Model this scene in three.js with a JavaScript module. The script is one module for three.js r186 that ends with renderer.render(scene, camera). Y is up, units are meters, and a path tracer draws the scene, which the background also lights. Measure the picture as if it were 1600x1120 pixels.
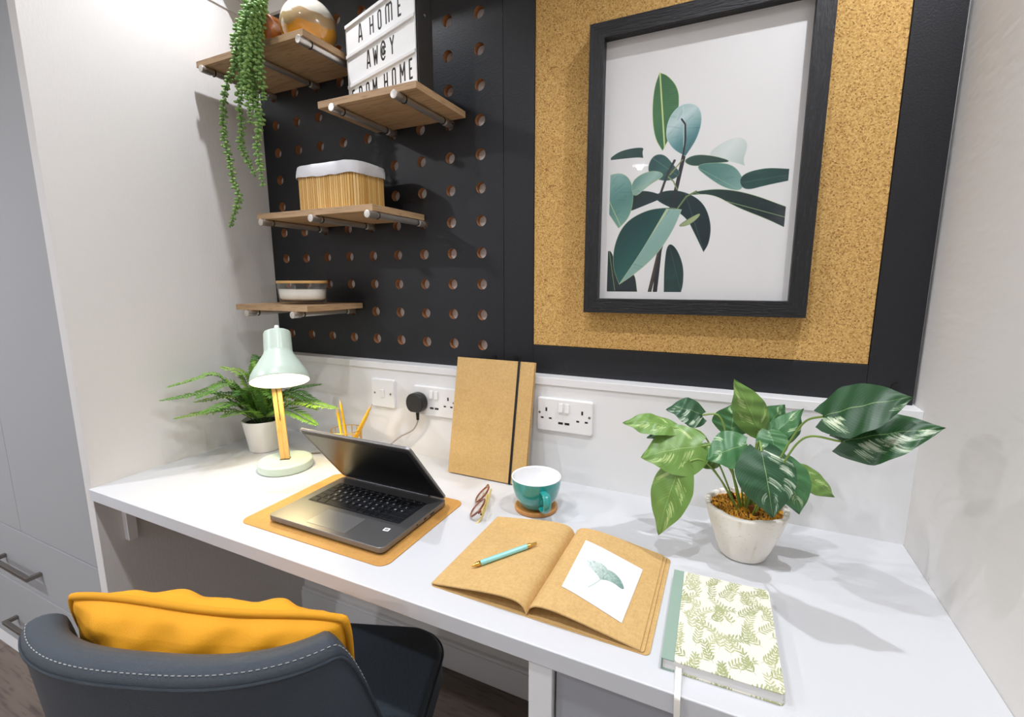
import * as THREE from 'three';
import { RoundedBoxGeometry } from 'three/addons/geometries/RoundedBoxGeometry.js';
import * as BGU from 'three/addons/utils/BufferGeometryUtils.js';

// ---------------------------------------------------------------- camera, exposure, scene
const scene = new THREE.Scene();
scene.background = new THREE.Color(0x000000);
const camera = new THREE.PerspectiveCamera(75.02, 1600 / 1120, 0.02, 30);
camera.rotation.order = 'YXZ';
camera.position.set(0.6228, 1.2665, 1.1401);
camera.rotation.set(THREE.MathUtils.degToRad(-9.4267), THREE.MathUtils.degToRad(25.0255), THREE.MathUtils.degToRad(-0.0846));
scene.add(camera);
const renderer = new THREE.WebGLRenderer({ antialias: true });
renderer.toneMapping = THREE.LinearToneMapping;
renderer.toneMappingExposure = 0.8;
renderer.shadowMap.enabled = true;

// ---------------------------------------------------------------- helpers
let seed = 12345;
const rnd = () => { seed = (seed * 1664525 + 1013904223) >>> 0; return seed / 4294967296; };
const rr = (a, b) => a + (b - a) * rnd();
const V = (x, y, z) => new THREE.Vector3(x, y, z);
const R = THREE.MathUtils.degToRad;
const clamp = (x, a, b) => Math.max(a, Math.min(b, x));
const smooth = (a, b, x) => { const t = clamp((x - a) / (b - a), 0, 1); return t * t * (3 - 2 * t); };
const taken = {};
function numbered(n) { const k = taken[n] = (taken[n] ?? -1) + 1; return k ? n + '_' + String(k).padStart(3, '0') : n; }
function thing(name, label, category, pos = [0, 0, 0], turn = 0, group) {
  const o = new THREE.Group(); o.name = numbered(name); o.position.set(...pos); o.rotation.y = turn;
  o.userData = { label, category }; if (group) o.userData.group = group; scene.add(o); return o;
}
function part(name, geo, mat, parent, pos, rot, label) {
  const m = new THREE.Mesh(geo, mat); m.name = name;
  if (pos) m.position.set(...pos); if (rot) m.rotation.set(...rot);
  m.castShadow = m.receiveShadow = true; if (label) m.userData.label = label;
  parent.add(m); return m;
}
function single(name, geo, mat, label, category, pos, rot, group) {
  const m = part(numbered(name), geo, mat, scene, pos, rot); m.userData = { label, category }; if (group) m.userData.group = group; return m;
}
function struct(name, geo, mat, pos, label, category) {
  const m = part(name, geo, mat, scene, pos); m.userData = { kind: 'structure', label, category }; return m;
}
// uv in metres from the dominant axis of each face; turn swaps the two so that the grain runs the other way
function metric(g, turn = false, scale = 1) {
  g = g.index ? g.toNonIndexed() : g; const p = g.attributes.position, uv = new Float32Array(p.count * 2);
  const a = V(), b = V(), c = V();
  for (let i = 0; i < p.count; i += 3) {
    a.fromBufferAttribute(p, i); b.fromBufferAttribute(p, i + 1); c.fromBufferAttribute(p, i + 2);
    const n = b.clone().sub(a).cross(c.clone().sub(a)); const ax = Math.abs(n.x), ay = Math.abs(n.y), az = Math.abs(n.z);
    for (let k = 0; k < 3; k++) {
      const x = p.getX(i + k), y = p.getY(i + k), z = p.getZ(i + k);
      let u, v; if (ay >= ax && ay >= az) { u = x; v = z; } else if (ax >= az) { u = z; v = y; } else { u = x; v = y; }
      if (turn) [u, v] = [v, u];
      uv[(i + k) * 2] = u * scale; uv[(i + k) * 2 + 1] = v * scale;
    }
  }
  g.setAttribute('uv', new THREE.BufferAttribute(uv, 2)); return g;
}
const box = (w, h, d, r = 0.002, s = 2) => r > 0 ? new RoundedBoxGeometry(w, h, d, s, Math.min(r, w / 2.01, h / 2.01, d / 2.01)) : new THREE.BoxGeometry(w, h, d);
const span = (x0, x1, y0, y1, z0, z1, r = 0.001) => box(x1 - x0, y1 - y0, z1 - z0, r).translate((x0 + x1) / 2, (y0 + y1) / 2, (z0 + z1) / 2);
const cyl = (r0, r1, h, n = 24, open = false) => new THREE.CylinderGeometry(r0, r1, h, n, 1, open);
const tube = (pts, r, n = 40, k = 8) => new THREE.TubeGeometry(new THREE.CatmullRomCurve3(pts.map(p => Array.isArray(p) ? V(...p) : p)), n, r, k);
const lathe = (pts, n = 48) => new THREE.LatheGeometry(pts.map(p => new THREE.Vector2(...p)), n);
const merge = gs => BGU.mergeGeometries(gs.map(g => { const q = g.index ? g.toNonIndexed() : g; for (const k of Object.keys(q.attributes)) if (!['position', 'normal', 'uv', 'color'].includes(k)) q.deleteAttribute(k); return q; }));
const bar = (a, b, r0, r1, n = 8) => { const d = V(...b).sub(V(...a)), g = cyl(r1, r0, d.length(), n); g.applyQuaternion(new THREE.Quaternion().setFromUnitVectors(V(0, 1, 0), d.clone().normalize())); return g.translate((a[0] + b[0]) / 2, (a[1] + b[1]) / 2, (a[2] + b[2]) / 2); };
// a grid surface from f(u, v) -> [x, y, z]
function surf(nu, nv, f, closeV = false) {
  const pos = [], uv = [], idx = [];
  for (let i = 0; i <= nu; i++) for (let j = 0; j <= nv; j++) { pos.push(...f(i / nu, j / nv)); uv.push(j / nv, i / nu); }
  const w = nv + 1;
  for (let i = 0; i < nu; i++) for (let j = 0; j < nv; j++) { const a = i * w + j; idx.push(a, a + 1, a + w, a + 1, a + w + 1, a + w); }
  const g = new THREE.BufferGeometry(); g.setAttribute('position', new THREE.Float32BufferAttribute(pos, 3)); g.setAttribute('uv', new THREE.Float32BufferAttribute(uv, 2)); g.setIndex(idx); g.computeVertexNormals();
  return g;
}
function roundRect(w, h, r) {
  const s = new THREE.Shape(), x = -w / 2, y = -h / 2;
  s.moveTo(x + r, y); s.lineTo(x + w - r, y); s.absarc(x + w - r, y + r, r, -Math.PI / 2, 0); s.lineTo(x + w, y + h - r); s.absarc(x + w - r, y + h - r, r, 0, Math.PI / 2);
  s.lineTo(x + r, y + h); s.absarc(x + r, y + h - r, r, Math.PI / 2, Math.PI); s.lineTo(x, y + r); s.absarc(x + r, y + r, r, Math.PI, 1.5 * Math.PI); return s;
}
// slab lying flat: footprint w x d with corner radius r, thickness h, resting on y = 0
function slab(w, d, h, r, bev = 0.0008, seg = 8) {
  const g = new THREE.ExtrudeGeometry(roundRect(w - 2 * bev, d - 2 * bev, Math.max(r - bev, 0.0005)), { depth: h - 2 * bev, bevelEnabled: bev > 0, bevelThickness: bev, bevelSize: bev, bevelSegments: 2, curveSegments: seg });
  g.translate(0, 0, bev); g.rotateX(-Math.PI / 2); return g;
}
// ---------------------------------------------------------------- textures
const hash = (x, y, s) => { let h = (x * 374761393 + y * 668265263 + s * 1274126177) | 0; h = Math.imul(h ^ (h >>> 13), 1274126177); return ((h ^ (h >>> 16)) >>> 0) / 4294967296; };
function vnoise(x, y, px, py, s) {     // tileable value noise with periods px, py
  const xi = Math.floor(x), yi = Math.floor(y), fx = x - xi, fy = y - yi, u = fx * fx * (3 - 2 * fx), v = fy * fy * (3 - 2 * fy);
  const m = (a, n) => ((a % n) + n) % n, h = (a, b) => hash(m(a, px), m(b, py), s);
  return (h(xi, yi) * (1 - u) + h(xi + 1, yi) * u) * (1 - v) + (h(xi, yi + 1) * (1 - u) + h(xi + 1, yi + 1) * u) * v;
}
function dataTex(n, f, srgb = true, m = n) {
  const d = new Uint8Array(n * m * 4);
  for (let y = 0; y < m; y++) for (let x = 0; x < n; x++) { const c = f(x / n, y / m, x, y), i = (y * n + x) * 4; d[i] = clamp(c[0], 0, 255); d[i + 1] = clamp(c[1], 0, 255); d[i + 2] = clamp(c[2], 0, 255); d[i + 3] = 255; }
  const t = new THREE.DataTexture(d, n, m, THREE.RGBAFormat); t.magFilter = THREE.LinearFilter; t.minFilter = THREE.LinearMipmapLinearFilter; t.generateMipmaps = true;
  t.wrapS = t.wrapT = THREE.RepeatWrapping; if (srgb) t.colorSpace = THREE.SRGBColorSpace; t.needsUpdate = true; return t;
}
function canvasTex(w, h, draw) {
  const c = document.createElement('canvas'); c.width = w; c.height = h; const x = c.getContext('2d'); draw(x, w, h);
  const t = new THREE.CanvasTexture(c); t.colorSpace = THREE.SRGBColorSpace; t.anisotropy = 8; return t;
}
const lerp3 = (a, b, t) => [a[0] + (b[0] - a[0]) * t, a[1] + (b[1] - a[1]) * t, a[2] + (b[2] - a[2]) * t];
const rep = (t, n) => { t.repeat.set(n, n); return t; };
// oak: grain along u, 0.6 m tile
function woodTex(a, b, c, s, n = 512) {
  return dataTex(n, (u, v) => {
    const w = vnoise(u * 4, v * 6, 4, 6, s) * 0.5, g1 = vnoise(u * 6, v * 90 + w * 6, 6, 90, s + 1), g2 = vnoise(u * 20, v * 240, 20, 240, s + 2), g3 = vnoise(u * 3, v * 14 + w * 3, 3, 14, s + 3);
    let col = lerp3(a, b, clamp(g3 * 0.7 + g1 * 0.45 - 0.1, 0, 1)); col = lerp3(col, c, smooth(0.62, 0.95, g2) * 0.55 + smooth(0.7, 0.95, g1) * 0.3); return col;
  });
}
const noiseBump = (n, fx, fy, s, oct = 3) => dataTex(n, (u, v) => { let h = 0, a = 0.5, k = 1; for (let o = 0; o < oct; o++) { h += a * vnoise(u * fx * k, v * fy * k, fx * k, fy * k, s + o); a /= 2; k *= 2; } const g = h * 270; return [g, g, g]; }, false);
const std = o => new THREE.MeshStandardMaterial(o), phy = o => new THREE.MeshPhysicalMaterial(o);
const fineBump = noiseBump(256, 64, 64, 3), leatherBump = noiseBump(256, 90, 90, 8, 2), clothBump = noiseBump(256, 110, 110, 5, 2);
const grainBump = dataTex(256, (u, v) => { const g = vnoise(u * 8, v * 120, 8, 120, 71) * 160 + vnoise(u * 30, v * 128, 30, 128, 72) * 95; return [g, g, g]; }, false);
const bumpOf = (t, n) => { const c = t.clone(); c.repeat.set(n, n); c.needsUpdate = true; return c; };

const M = {};
M.wall = std({ color: 0xdedbd7, roughness: 0.7, bumpMap: bumpOf(fineBump, 4), bumpScale: 0.0004 });
M.ceil = std({ color: 0xe8e6e2, roughness: 0.9 });
M.white = std({ color: 0xe4e4e4, roughness: 0.42 });
M.desk = std({ color: 0xcfd0d2, roughness: 0.33, bumpMap: bumpOf(fineBump, 6), bumpScale: 0.00008 });
M.trim = std({ color: 0xe4e3e2, roughness: 0.4 });
M.greyDoor = std({ color: 0x9d9ea0, roughness: 0.55 });
M.greyDrawer = std({ color: 0x9b9ca1, roughness: 0.5 });
M.plastic = std({ color: 0xe9e8e6, roughness: 0.3 });
M.black = std({ color: 0x0b0b0c, roughness: 0.4 });
M.dark = std({ color: 0x14161b, roughness: 0.45, bumpMap: bumpOf(fineBump, 8), bumpScale: 0.0003 });
M.nickel = std({ color: 0xcfcac3, roughness: 0.36, metalness: 0.85 });
M.steel = std({ color: 0x8f8a84, roughness: 0.35, metalness: 1 });
M.rubber = std({ color: 0x141312, roughness: 0.6 });
M.oak = std({ map: rep(woodTex([190, 158, 120], [168, 136, 100], [132, 102, 72], 11), 1.6), roughness: 0.55 });
M.holeWood = std({ color: 0xa8632f, roughness: 0.8 });
M.pine = std({ map: rep(woodTex([226, 186, 120], [212, 168, 98], [190, 140, 76], 21, 256), 3), roughness: 0.5 });
const brd = lerp3;
M.gold = std({ color: 0xe2b863, roughness: 0.3, metalness: 1 });

// ---------------------------------------------------------------- lights of the room: recessed ceiling downlights
const CEIL = 2.4;
M.lens = std({ color: 0xffffff, emissive: 0xf8faff, emissiveIntensity: 8, roughness: 0.4 });
function downlight(x, z, cd, label, k = 1, angle = k > 1 ? 84 : 66) {
  const t = thing('ceiling_downlight', label, 'downlight', [x, CEIL, z], 0, 'recessed ceiling downlights');
  part('trim_ring', lathe([[0.034, -0.001], [0.036, -0.006], [0.044, -0.006], [0.047, -0.001], [0.047, 0.0], [0.034, 0.0]].map(([a, b]) => [a * k, b])), M.white, t);
  part('lamp_lens', cyl(0.034 * k, 0.034 * k, 0.002, 32), M.lens, t, [0, -0.002, 0]);
  const s = new THREE.SpotLight(0xf4f7ff, cd, 0, R(angle), 0.6, 2); s.name = 'lamp_light'; s.position.set(0, -0.008, 0); s.castShadow = true; s.shadow.radius = 0.7 * k; s.shadow.mapSize.set(1024, 1024);
  const g = new THREE.Object3D(); g.name = 'lamp_aim'; g.position.set(0, -2, 0); t.add(g); s.target = g; t.add(s);
}
downlight(0.90, 0.38, 4.2, 'recessed round downlight in the ceiling close to the right wall above the pothos');
downlight(0.45, 0.93, 3.6, 'recessed round downlight in the ceiling above the open notebook');
downlight(-0.52, 0.29, 2.9, 'recessed round downlight in the ceiling above the trailing plant shelf');
downlight(-0.23, 0.96, 3.0, 'recessed round downlight in the ceiling above the yellow cushion');
downlight(-0.292, 3.876, 23, 'wide recessed downlight in the ceiling far behind the chair, mirrored in the picture glass', 2.3);
downlight(-1.75, 1.75, 17, 'wide recessed downlight in the ceiling in front of the wardrobe', 2.3);
downlight(-1.75, 3.6, 20, 'wide recessed downlight in the far corner of the ceiling beyond the wardrobe', 2.3);

// ---------------------------------------------------------------- the room
const XL = -0.815, XR = 0.965, ZW = 0.045, DY = 0.75, ZF = 0.588;
struct('wall_back', span(-2.75, 1.115, 0, CEIL, -0.168, -0.018, 0), M.wall, undefined, 'plain white painted wall behind the boards and desk', 'wall');
struct('wall_right', span(XR, XR + 0.15, 0, CEIL, -0.018, 6.9, 0), M.wall, undefined, 'plain white wall at the right end of the desk', 'wall');
struct('wall_left', span(XL - 0.034, XL, 0, CEIL, -0.018, 0.582, 0.0015), M.wall, undefined, 'white end panel between the desk alcove and the grey wardrobe', 'wall');
struct('wall_side', span(-2.75, -2.6, 0, CEIL, -0.018, 6.9, 0), M.wall, undefined, 'white wall beyond the wardrobe', 'wall');
struct('wall_front', span(-2.75, 1.115, 0, CEIL, 6.9, 7.05, 0), M.wall, undefined, 'white wall of the room behind the viewer', 'wall');
struct('ceiling', span(-2.75, 1.115, CEIL, CEIL + 0.15, -0.168, 7.05, 0), M.ceil, undefined, 'flat white ceiling with recessed downlights', 'ceiling');
const floorMaps = [0, 1, 2].map(i => woodTex([122 - i * 8, 108 - i * 8, 98 - i * 8], [98 - i * 6, 86 - i * 6, 78 - i * 6], [70, 60, 54], 40 + i * 7));
const floorMats = floorMaps.map(t => std({ map: t, roughness: 0.55, bumpMap: grainBump, bumpScale: 0.0006 }));
const floor = struct('floor', metric(span(-2.75, 1.115, -0.15, -0.004, -0.168, 7.05, 0)), floorMats[1], undefined, 'grey brown wood plank floor', 'floor');
for (let r = 0, z = -0.01; z < 2.3; r++, z += 0.181) for (let x = -2.6 - (r * 0.47) % 1.2; x < XR; x += 1.2) {
  const x0 = Math.max(x, -2.598) + 0.0006, x1 = Math.min(x + 1.2, XR - 0.001) - 0.0006; if (x1 - x0 < 0.02) continue;
  const g = metric(span(x0, x1, -0.0045, 0, z + 0.0006, z + 0.1804, 0.0007)); g.translate(0, 0, 0); const uv = g.attributes.uv, o = rnd() * 3; for (let i = 0; i < uv.count; i++) uv.setY(i, uv.getY(i) + o);
  part('plank', g, floorMats[(r * 2 + Math.round(x)) % 3 < 0 ? 0 : Math.abs((r * 2 + Math.round(x)) % 3)], floor);
}
struct('baseboard_back', merge([span(XL, 0.389, 0, 0.085, -0.018, 0, 0.002), span(XL, 0.389, 0.085, 0.095, -0.018, -0.006, 0.001)]), M.trim, undefined, 'white skirting board on the wall under the desk', 'baseboard');
struct('trim_1', span(XL, XR, 1.004, 1.0235, -0.018, ZW, 0.0012), M.trim, undefined, 'narrow white ledge running under the dark boards', 'ledge');
struct('trim_2', span(XL, XR, DY, 1.004, -0.018, ZW - 0.004, 0), M.trim, undefined, 'white upstand panel between desk and ledge carrying the sockets', 'panel');
struct('trim_3', span(XL, XR, 2.08, 2.115, -0.018, 0.012, 0.001), M.trim, undefined, 'white rail along the top of the dark boards', 'rail');

// overhead white cupboard, only its underside edge shows at the very top
{ const t = thing('overhead_cabinet', 'white wall cupboard above the boards, seen only as its underside', 'cabinet', [0, 2.115, 0]);
  part('body', span(XL, XR, 0, 0.285, -0.018, 0.10), M.white, t);
  for (let i = 0; i < 4; i++) { const w = (XR - XL) / 4; part('door', span(XL + i * w + 0.001, XL + (i + 1) * w - 0.001, 0.003, 0.283, 0.1, 0.118), M.white, t); }
  part('side_filler', span(XL, XL + 0.004, -0.04, 0, 0.012, 0.158, 0.0005), M.white, t); }

// ---------------------------------------------------------------- dark peg board
const HX = c => -0.094 * c, HY = r => 1.6791 - 0.094 * 0.896 * r;
{ const t = thing('peg_board', 'charcoal laminate pegboard with rows of large round holes', 'pegboard', [0, 1.0235, 0]); const oy = 1.0235;
  const s = new THREE.Shape(); s.moveTo(XL + 0.001, 0); s.lineTo(0.0665, 0); s.lineTo(0.0665, 2.08 - oy); s.lineTo(XL + 0.001, 2.08 - oy); s.closePath();
  const lin = [];
  for (let c = 0; c < 9; c++) for (let r = -4; r < 8; r++) {
    const h = new THREE.Path(); h.absarc(HX(c), HY(r) - oy, 0.0148, 0, Math.PI * 2, true); s.holes.push(h);
    const l = new THREE.CylinderGeometry(0.0146, 0.0146, 0.0172, 28, 1, true); l.rotateX(Math.PI / 2); l.translate(HX(c), HY(r) - oy, -0.0092); lin.push(l);
  }
  part('panel', metric(new THREE.ExtrudeGeometry(s, { depth: 0.017, bevelEnabled: false, curveSegments: 28 })), M.dark, t, [0, 0, -0.0172]);
  part('hole_lining', merge(lin), std({ color: 0x9c6a42, roughness: 0.8, side: THREE.DoubleSide }), t, undefined, undefined, 'raw brown wood inside the round holes').userData.kind = 'stuff';
  for (const x of [0.038]) part('screw_cap', cyl(0.006, 0.006, 0.003, 16).rotateX(Math.PI / 2), M.black, t, [x, 1.058 - oy, 0.001]); }

// ---------------------------------------------------------------- cork pin board in its dark surround
const corkTex = (() => { const N = 1024, c = 9, n = Math.floor(N / c); const P = []; for (let j = 0; j < n; j++) for (let i = 0; i < n; i++) P.push([rnd(), rnd(), rnd(), rnd()]);
  return dataTex(n * c, (u, v, x, y) => {
    const ci = Math.floor(x / c), cj = Math.floor(y / c); let d1 = 9, d2 = 9, k = 0;
    for (let j = -1; j <= 1; j++) for (let i = -1; i <= 1; i++) { const a = (ci + i + n) % n, b = (cj + j + n) % n, q = P[b * n + a], dx = (ci + i + q[0]) - x / c, dy = (cj + j + q[1]) - y / c, d = Math.sqrt(dx * dx + dy * dy); if (d < d1) { d2 = d1; d1 = d; k = b * n + a; } else if (d < d2) d2 = d; }
    const q = P[k], g = vnoise(u * 200, v * 200, 200, 200, 9);
    let col = lerp3([184, 142, 76], [222, 184, 116], q[2]); if (q[3] > 0.92) col = lerp3(col, [116, 76, 32], 0.7); else if (q[3] > 0.8) col = lerp3(col, [150, 104, 50], 0.5);
    col = lerp3(col, [140, 92, 38], (1 - smooth(0.0, 0.14, d2 - d1)) * 0.5); return lerp3(col, [232, 192, 122], g * 0.25);
  }); })();
M.cork = std({ map: rep(corkTex, 3.7), roughness: 0.95, bumpMap: corkTex, bumpScale: 0.0008 });
{ const t = thing('pin_board', 'cork pinboard set in a wide charcoal surround', 'pinboard', [0, 1.0235, 0]); const oy = 1.0235, T = 2.08 - oy;
  const rail = (x0, x1, y0, y1) => part('surround_rail', metric(span(x0, x1, y0, y1, -0.017, 0, 0.0008)), M.dark, t);
  rail(0.0675, 0.152, 0, T); rail(0.882, 0.9595, 0, T); rail(0.1523, 0.8817, 0, 1.0985 - oy); rail(0.1523, 0.8817, 2.0 - oy, T);
  part('cork_sheet', metric(span(0.1535, 0.8805, 1.1 - oy, 1.9985 - oy, -0.016, -0.0025, 0)), M.cork, t);
  for (const [x, y] of [[0.929, 1.059], [0.102, 1.06]]) part('screw_cap', cyl(0.007, 0.007, 0.003, 16).rotateX(Math.PI / 2), M.black, t, [x, y - oy, 0.001]); }

// ---------------------------------------------------------------- framed print
{ const x0 = 0.299, x1 = 0.761, y0 = 1.192, y1 = 1.824, b = 0.032, z0 = 0.002, z1 = 0.036;
  const t = thing('framed_print', 'black wood frame with a rubber plant print behind glass', 'picture', [(x0 + x1) / 2, y0, 0]);
  const w = x1 - x0, h = y1 - y0;
  M.frame = std({ map: rep(dataTex(256, (u, v) => { const g = vnoise(u * 6, v * 110, 6, 110, 31), k = vnoise(u * 24, v * 200, 24, 200, 32); const c = 14 + g * 9 + smooth(0.7, 0.95, k) * 20; return [c, c, c + 2]; }), 4), roughness: 0.5, bumpMap: bumpOf(grainBump, 5), bumpScale: 0.001 });
  const mitre = (L) => { const s = new THREE.Shape(); s.moveTo(-L / 2, 0); s.lineTo(L / 2, 0); s.lineTo(L / 2 - b, b); s.lineTo(-L / 2 + b, b); s.closePath(); const g = new THREE.ExtrudeGeometry(s, { depth: z1 - z0 - 0.002, bevelEnabled: true, bevelSize: 0.0008, bevelThickness: 0.001, bevelSegments: 2 }); return metric(g); };
  part('frame_rail', mitre(w), M.frame, t, [0, 0, z0 + 0.001]); part('frame_rail', mitre(w), M.frame, t, [0, h, z0 + 0.001], [0, 0, Math.PI]);
  part('frame_rail', mitre(h), M.frame, t, [w / 2, h / 2, z0 + 0.001], [0, 0, Math.PI / 2]); part('frame_rail', mitre(h), M.frame, t, [-w / 2, h / 2, z0 + 0.001], [0, 0, -Math.PI / 2]);
  // the print: white sheet with a photograph of a rubber plant, cropped to a rectangle
  const iw = w - 2 * b, ih = h - 2 * b, CW = 1100, CH = Math.round(CW * ih / iw);
  const tex = canvasTex(CW, CH, (c) => {
    c.fillStyle = '#dddbd9'; c.fillRect(0, 0, CW, CH);
    const X0 = 0.052 * CW, X1 = 0.946 * CW, Y1 = 0.965 * CH;
    c.save(); c.beginPath(); c.rect(X0, 0, X1 - X0, Y1); c.clip();
    const PX = x => x * CW, PY = y => y * CH;
    const leaf = (pts, c0, c1, rib, ribW = 4) => {     // pts: closed outline as fractions, rib: polyline
      c.beginPath(); const n = pts.length; const mid = (a, b) => [(a[0] + b[0]) / 2, (a[1] + b[1]) / 2];
      let m = mid(pts[n - 1], pts[0]); c.moveTo(PX(m[0]), PY(m[1])); for (let i = 0; i < n; i++) { const q = pts[i], e = mid(q, pts[(i + 1) % n]); if (q[2]) { c.lineTo(PX(q[0]), PY(q[1])); c.lineTo(PX(e[0]), PY(e[1])); } else c.quadraticCurveTo(PX(q[0]), PY(q[1]), PX(e[0]), PY(e[1])); }
      let a = 1e9, b2 = -1e9, d = 1e9, e2 = -1e9; for (const q of pts) { a = Math.min(a, q[0]); b2 = Math.max(b2, q[0]); d = Math.min(d, q[1]); e2 = Math.max(e2, q[1]); }
      const g = c.createLinearGradient(PX(a), PY(d), PX(b2), PY(e2)); c0.forEach((k, i) => g.addColorStop(i / (c0.length - 1), k)); c.fillStyle = g; c.fill();
      c.lineWidth = 2.5; c.strokeStyle = c1; c.stroke();
      c.save(); c.clip(); for (let k = 0; k < (rib ? 60 : 0); k++) { c.globalAlpha = rr(0.02, 0.09); c.strokeStyle = rnd() > 0.55 ? '#0a1c22' : '#86aaa0'; c.lineWidth = rr(2, 12); const sx = PX(rr(a, b2)), sy = PY(rr(d, e2)), an = rr(-0.4, 1.2); c.beginPath(); c.moveTo(sx, sy); c.lineTo(sx + Math.cos(an) * rr(20, 90), sy - Math.sin(an) * rr(20, 90)); c.stroke(); } c.globalAlpha = 1; if (rib) { c.strokeStyle = c1; c.lineWidth = ribW; c.beginPath(); rib.forEach((q, i) => i ? c.lineTo(PX(q[0]), PY(q[1])) : c.moveTo(PX(q[0]), PY(q[1]))); c.stroke();
        c.globalAlpha = 0.16; c.lineWidth = 1.6; const [r0, r1] = [rib[0], rib[rib.length - 1]]; const dx = r1[0] - r0[0], dy = r1[1] - r0[1];
        for (let k = 0; k < 34; k++) { const tt = k / 34, x = r0[0] + dx * tt, y = r0[1] + dy * tt; for (const s of [-1, 1]) { c.beginPath(); c.moveTo(PX(x), PY(y)); c.lineTo(PX(x + dx * 0.25 - s * dy * 0.9), PY(y + dy * 0.25 + s * dx * 0.9)); c.stroke(); } } } c.restore(); };
    const stem = (pts, col, w) => { c.strokeStyle = col; c.lineWidth = w; c.lineCap = 'round'; c.lineJoin = 'round'; c.beginPath(); pts.forEach((q, i) => i ? c.lineTo(PX(q[0]), PY(q[1])) : c.moveTo(PX(q[0]), PY(q[1]))); c.stroke(); };
    PRINT(leaf, stem); c.restore();
  });
  const sheet = new THREE.PlaneGeometry(iw + 0.006, ih + 0.006);
  part('printed_sheet', sheet, std({ map: tex, roughness: 0.7 }), t, [0, h / 2, 0.014], undefined, 'white sheet printed with dark green rubber plant leaves');
  part('backing_board', span(-w / 2 + 0.006, w / 2 - 0.006, 0.006, h - 0.006, 0.003, 0.0125, 0), M.pine, t);
  part('glass_pane', new THREE.PlaneGeometry(iw + 0.004, ih + 0.004), phy({ color: 0xffffff, transmission: 1, thickness: 0, roughness: 0.015, ior: 1.5 }), t, [0, h / 2, 0.0195]); }
function PRINT(leaf, stem) {
  const dk = ['#123733', '#0d2724', '#081a24'], dk2 = ['#0d2b2b', '#081c26'], lt = ['#9fb8b4', '#6f938f', '#3c6a67'], edge = '#8fa07a';
  leaf([[0.05, 0.435], [0.1, 0.415], [0.17, 0.408], [0.235, 0.41], [0.225, 0.425], [0.232, 0.447, 1], [0.2, 0.442], [0.05, 0.442, 1]], ['#2f4f48', '#1f3d3a'], '#223f3a');
  stem([[0.33, 0.965], [0.345, 0.8], [0.36, 0.76]], '#171a20', 26); stem([[0.15, 0.965], [0.22, 0.85], [0.24, 0.79]], '#14161c', 16);
  leaf([[0.38, 0.965, 1], [0.375, 0.86], [0.385, 0.775], [0.43, 0.79], [0.475, 0.86], [0.48, 0.93], [0.47, 0.965, 1]], ['#0a1a22', '#0d3430', '#0b2e2a'], '#31564e', [[0.39, 0.77], [0.47, 0.965]], 3);
  leaf([[0.28, 0.60], [0.36, 0.575], [0.46, 0.585], [0.56, 0.63], [0.605, 0.71], [0.6, 0.78], [0.575, 0.812, 1], [0.53, 0.75], [0.47, 0.67]], dk2, '#4d6f60', [[0.46, 0.585], [0.57, 0.8]], 2);
  stem([[0.3, 0.965], [0.345, 0.8], [0.385, 0.68], [0.42, 0.56], [0.45, 0.44], [0.455, 0.38], [0.455, 0.32]], '#22262c', 22); stem([[0.3, 0.965], [0.335, 0.82], [0.36, 0.76]], '#4a3a2c', 10);
  leaf([[0.14, 0.6], [0.2, 0.57], [0.28, 0.575], [0.36, 0.6], [0.26, 0.625], [0.13, 0.655]], ['#10211f', '#182e33'], '#2a4444', [[0.36, 0.6], [0.14, 0.63]], 2);
  leaf([[0.3, 0.15, 1], [0.345, 0.165], [0.4, 0.215], [0.41, 0.28], [0.385, 0.36], [0.335, 0.43, 1], [0.29, 0.38], [0.27, 0.29], [0.275, 0.2]], ['#2f5c3a', '#3e6e44', '#2b5a40'], '#b9c982', [[0.302, 0.15], [0.345, 0.42]], 9);
  leaf([[0.27, 0.46], [0.3, 0.44], [0.35, 0.445], [0.4, 0.49], [0.44, 0.52], [0.38, 0.545], [0.3, 0.53], [0.26, 0.5]], ['#1c3c40', '#2c5653', '#1b3a3e'], '#6f8a78', [[0.28, 0.45], [0.42, 0.525]], 2);
  leaf([[0.36, 0.31], [0.42, 0.27], [0.5, 0.28], [0.53, 0.33], [0.51, 0.4], [0.455, 0.458, 1], [0.39, 0.43], [0.345, 0.38]], ['#8fb0ae', '#b9ccca', '#4d7f82', '#23484d'], '#c2d2cf', [[0.43, 0.28], [0.445, 0.45]], 3);
  stem([[0.425, 0.325], [0.445, 0.345], [0.45, 0.4], [0.44, 0.47]], '#20171b', 9);
  leaf([[0.55, 0.465], [0.64, 0.42], [0.72, 0.412], [0.755, 0.44], [0.735, 0.49], [0.745, 0.512, 1], [0.69, 0.495]], ['#b7c4be', '#cfd6d2', '#a9bab3'], '#c6cfc9');
  leaf([[0.44, 0.475], [0.5, 0.455], [0.6, 0.468], [0.69, 0.495], [0.6, 0.492], [0.5, 0.5]], ['#2b4a3e', '#1c3a36'], '#7f9670');
  leaf([[0.5, 0.495], [0.6, 0.49], [0.69, 0.505], [0.74, 0.55], [0.745, 0.6], [0.66, 0.585], [0.58, 0.545]], ['#3b6d66', '#557f78', '#7fa39c'], '#8fae8e', [[0.5, 0.495], [0.74, 0.6]], 2);
  leaf([[0.72, 0.545], [0.83, 0.525], [0.95, 0.538, 1], [0.95, 0.575, 1], [0.85, 0.585], [0.745, 0.6]], ['#133532', '#18443c', '#102e2e'], '#44685a', [[0.74, 0.57], [0.95, 0.556]], 2);
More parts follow.
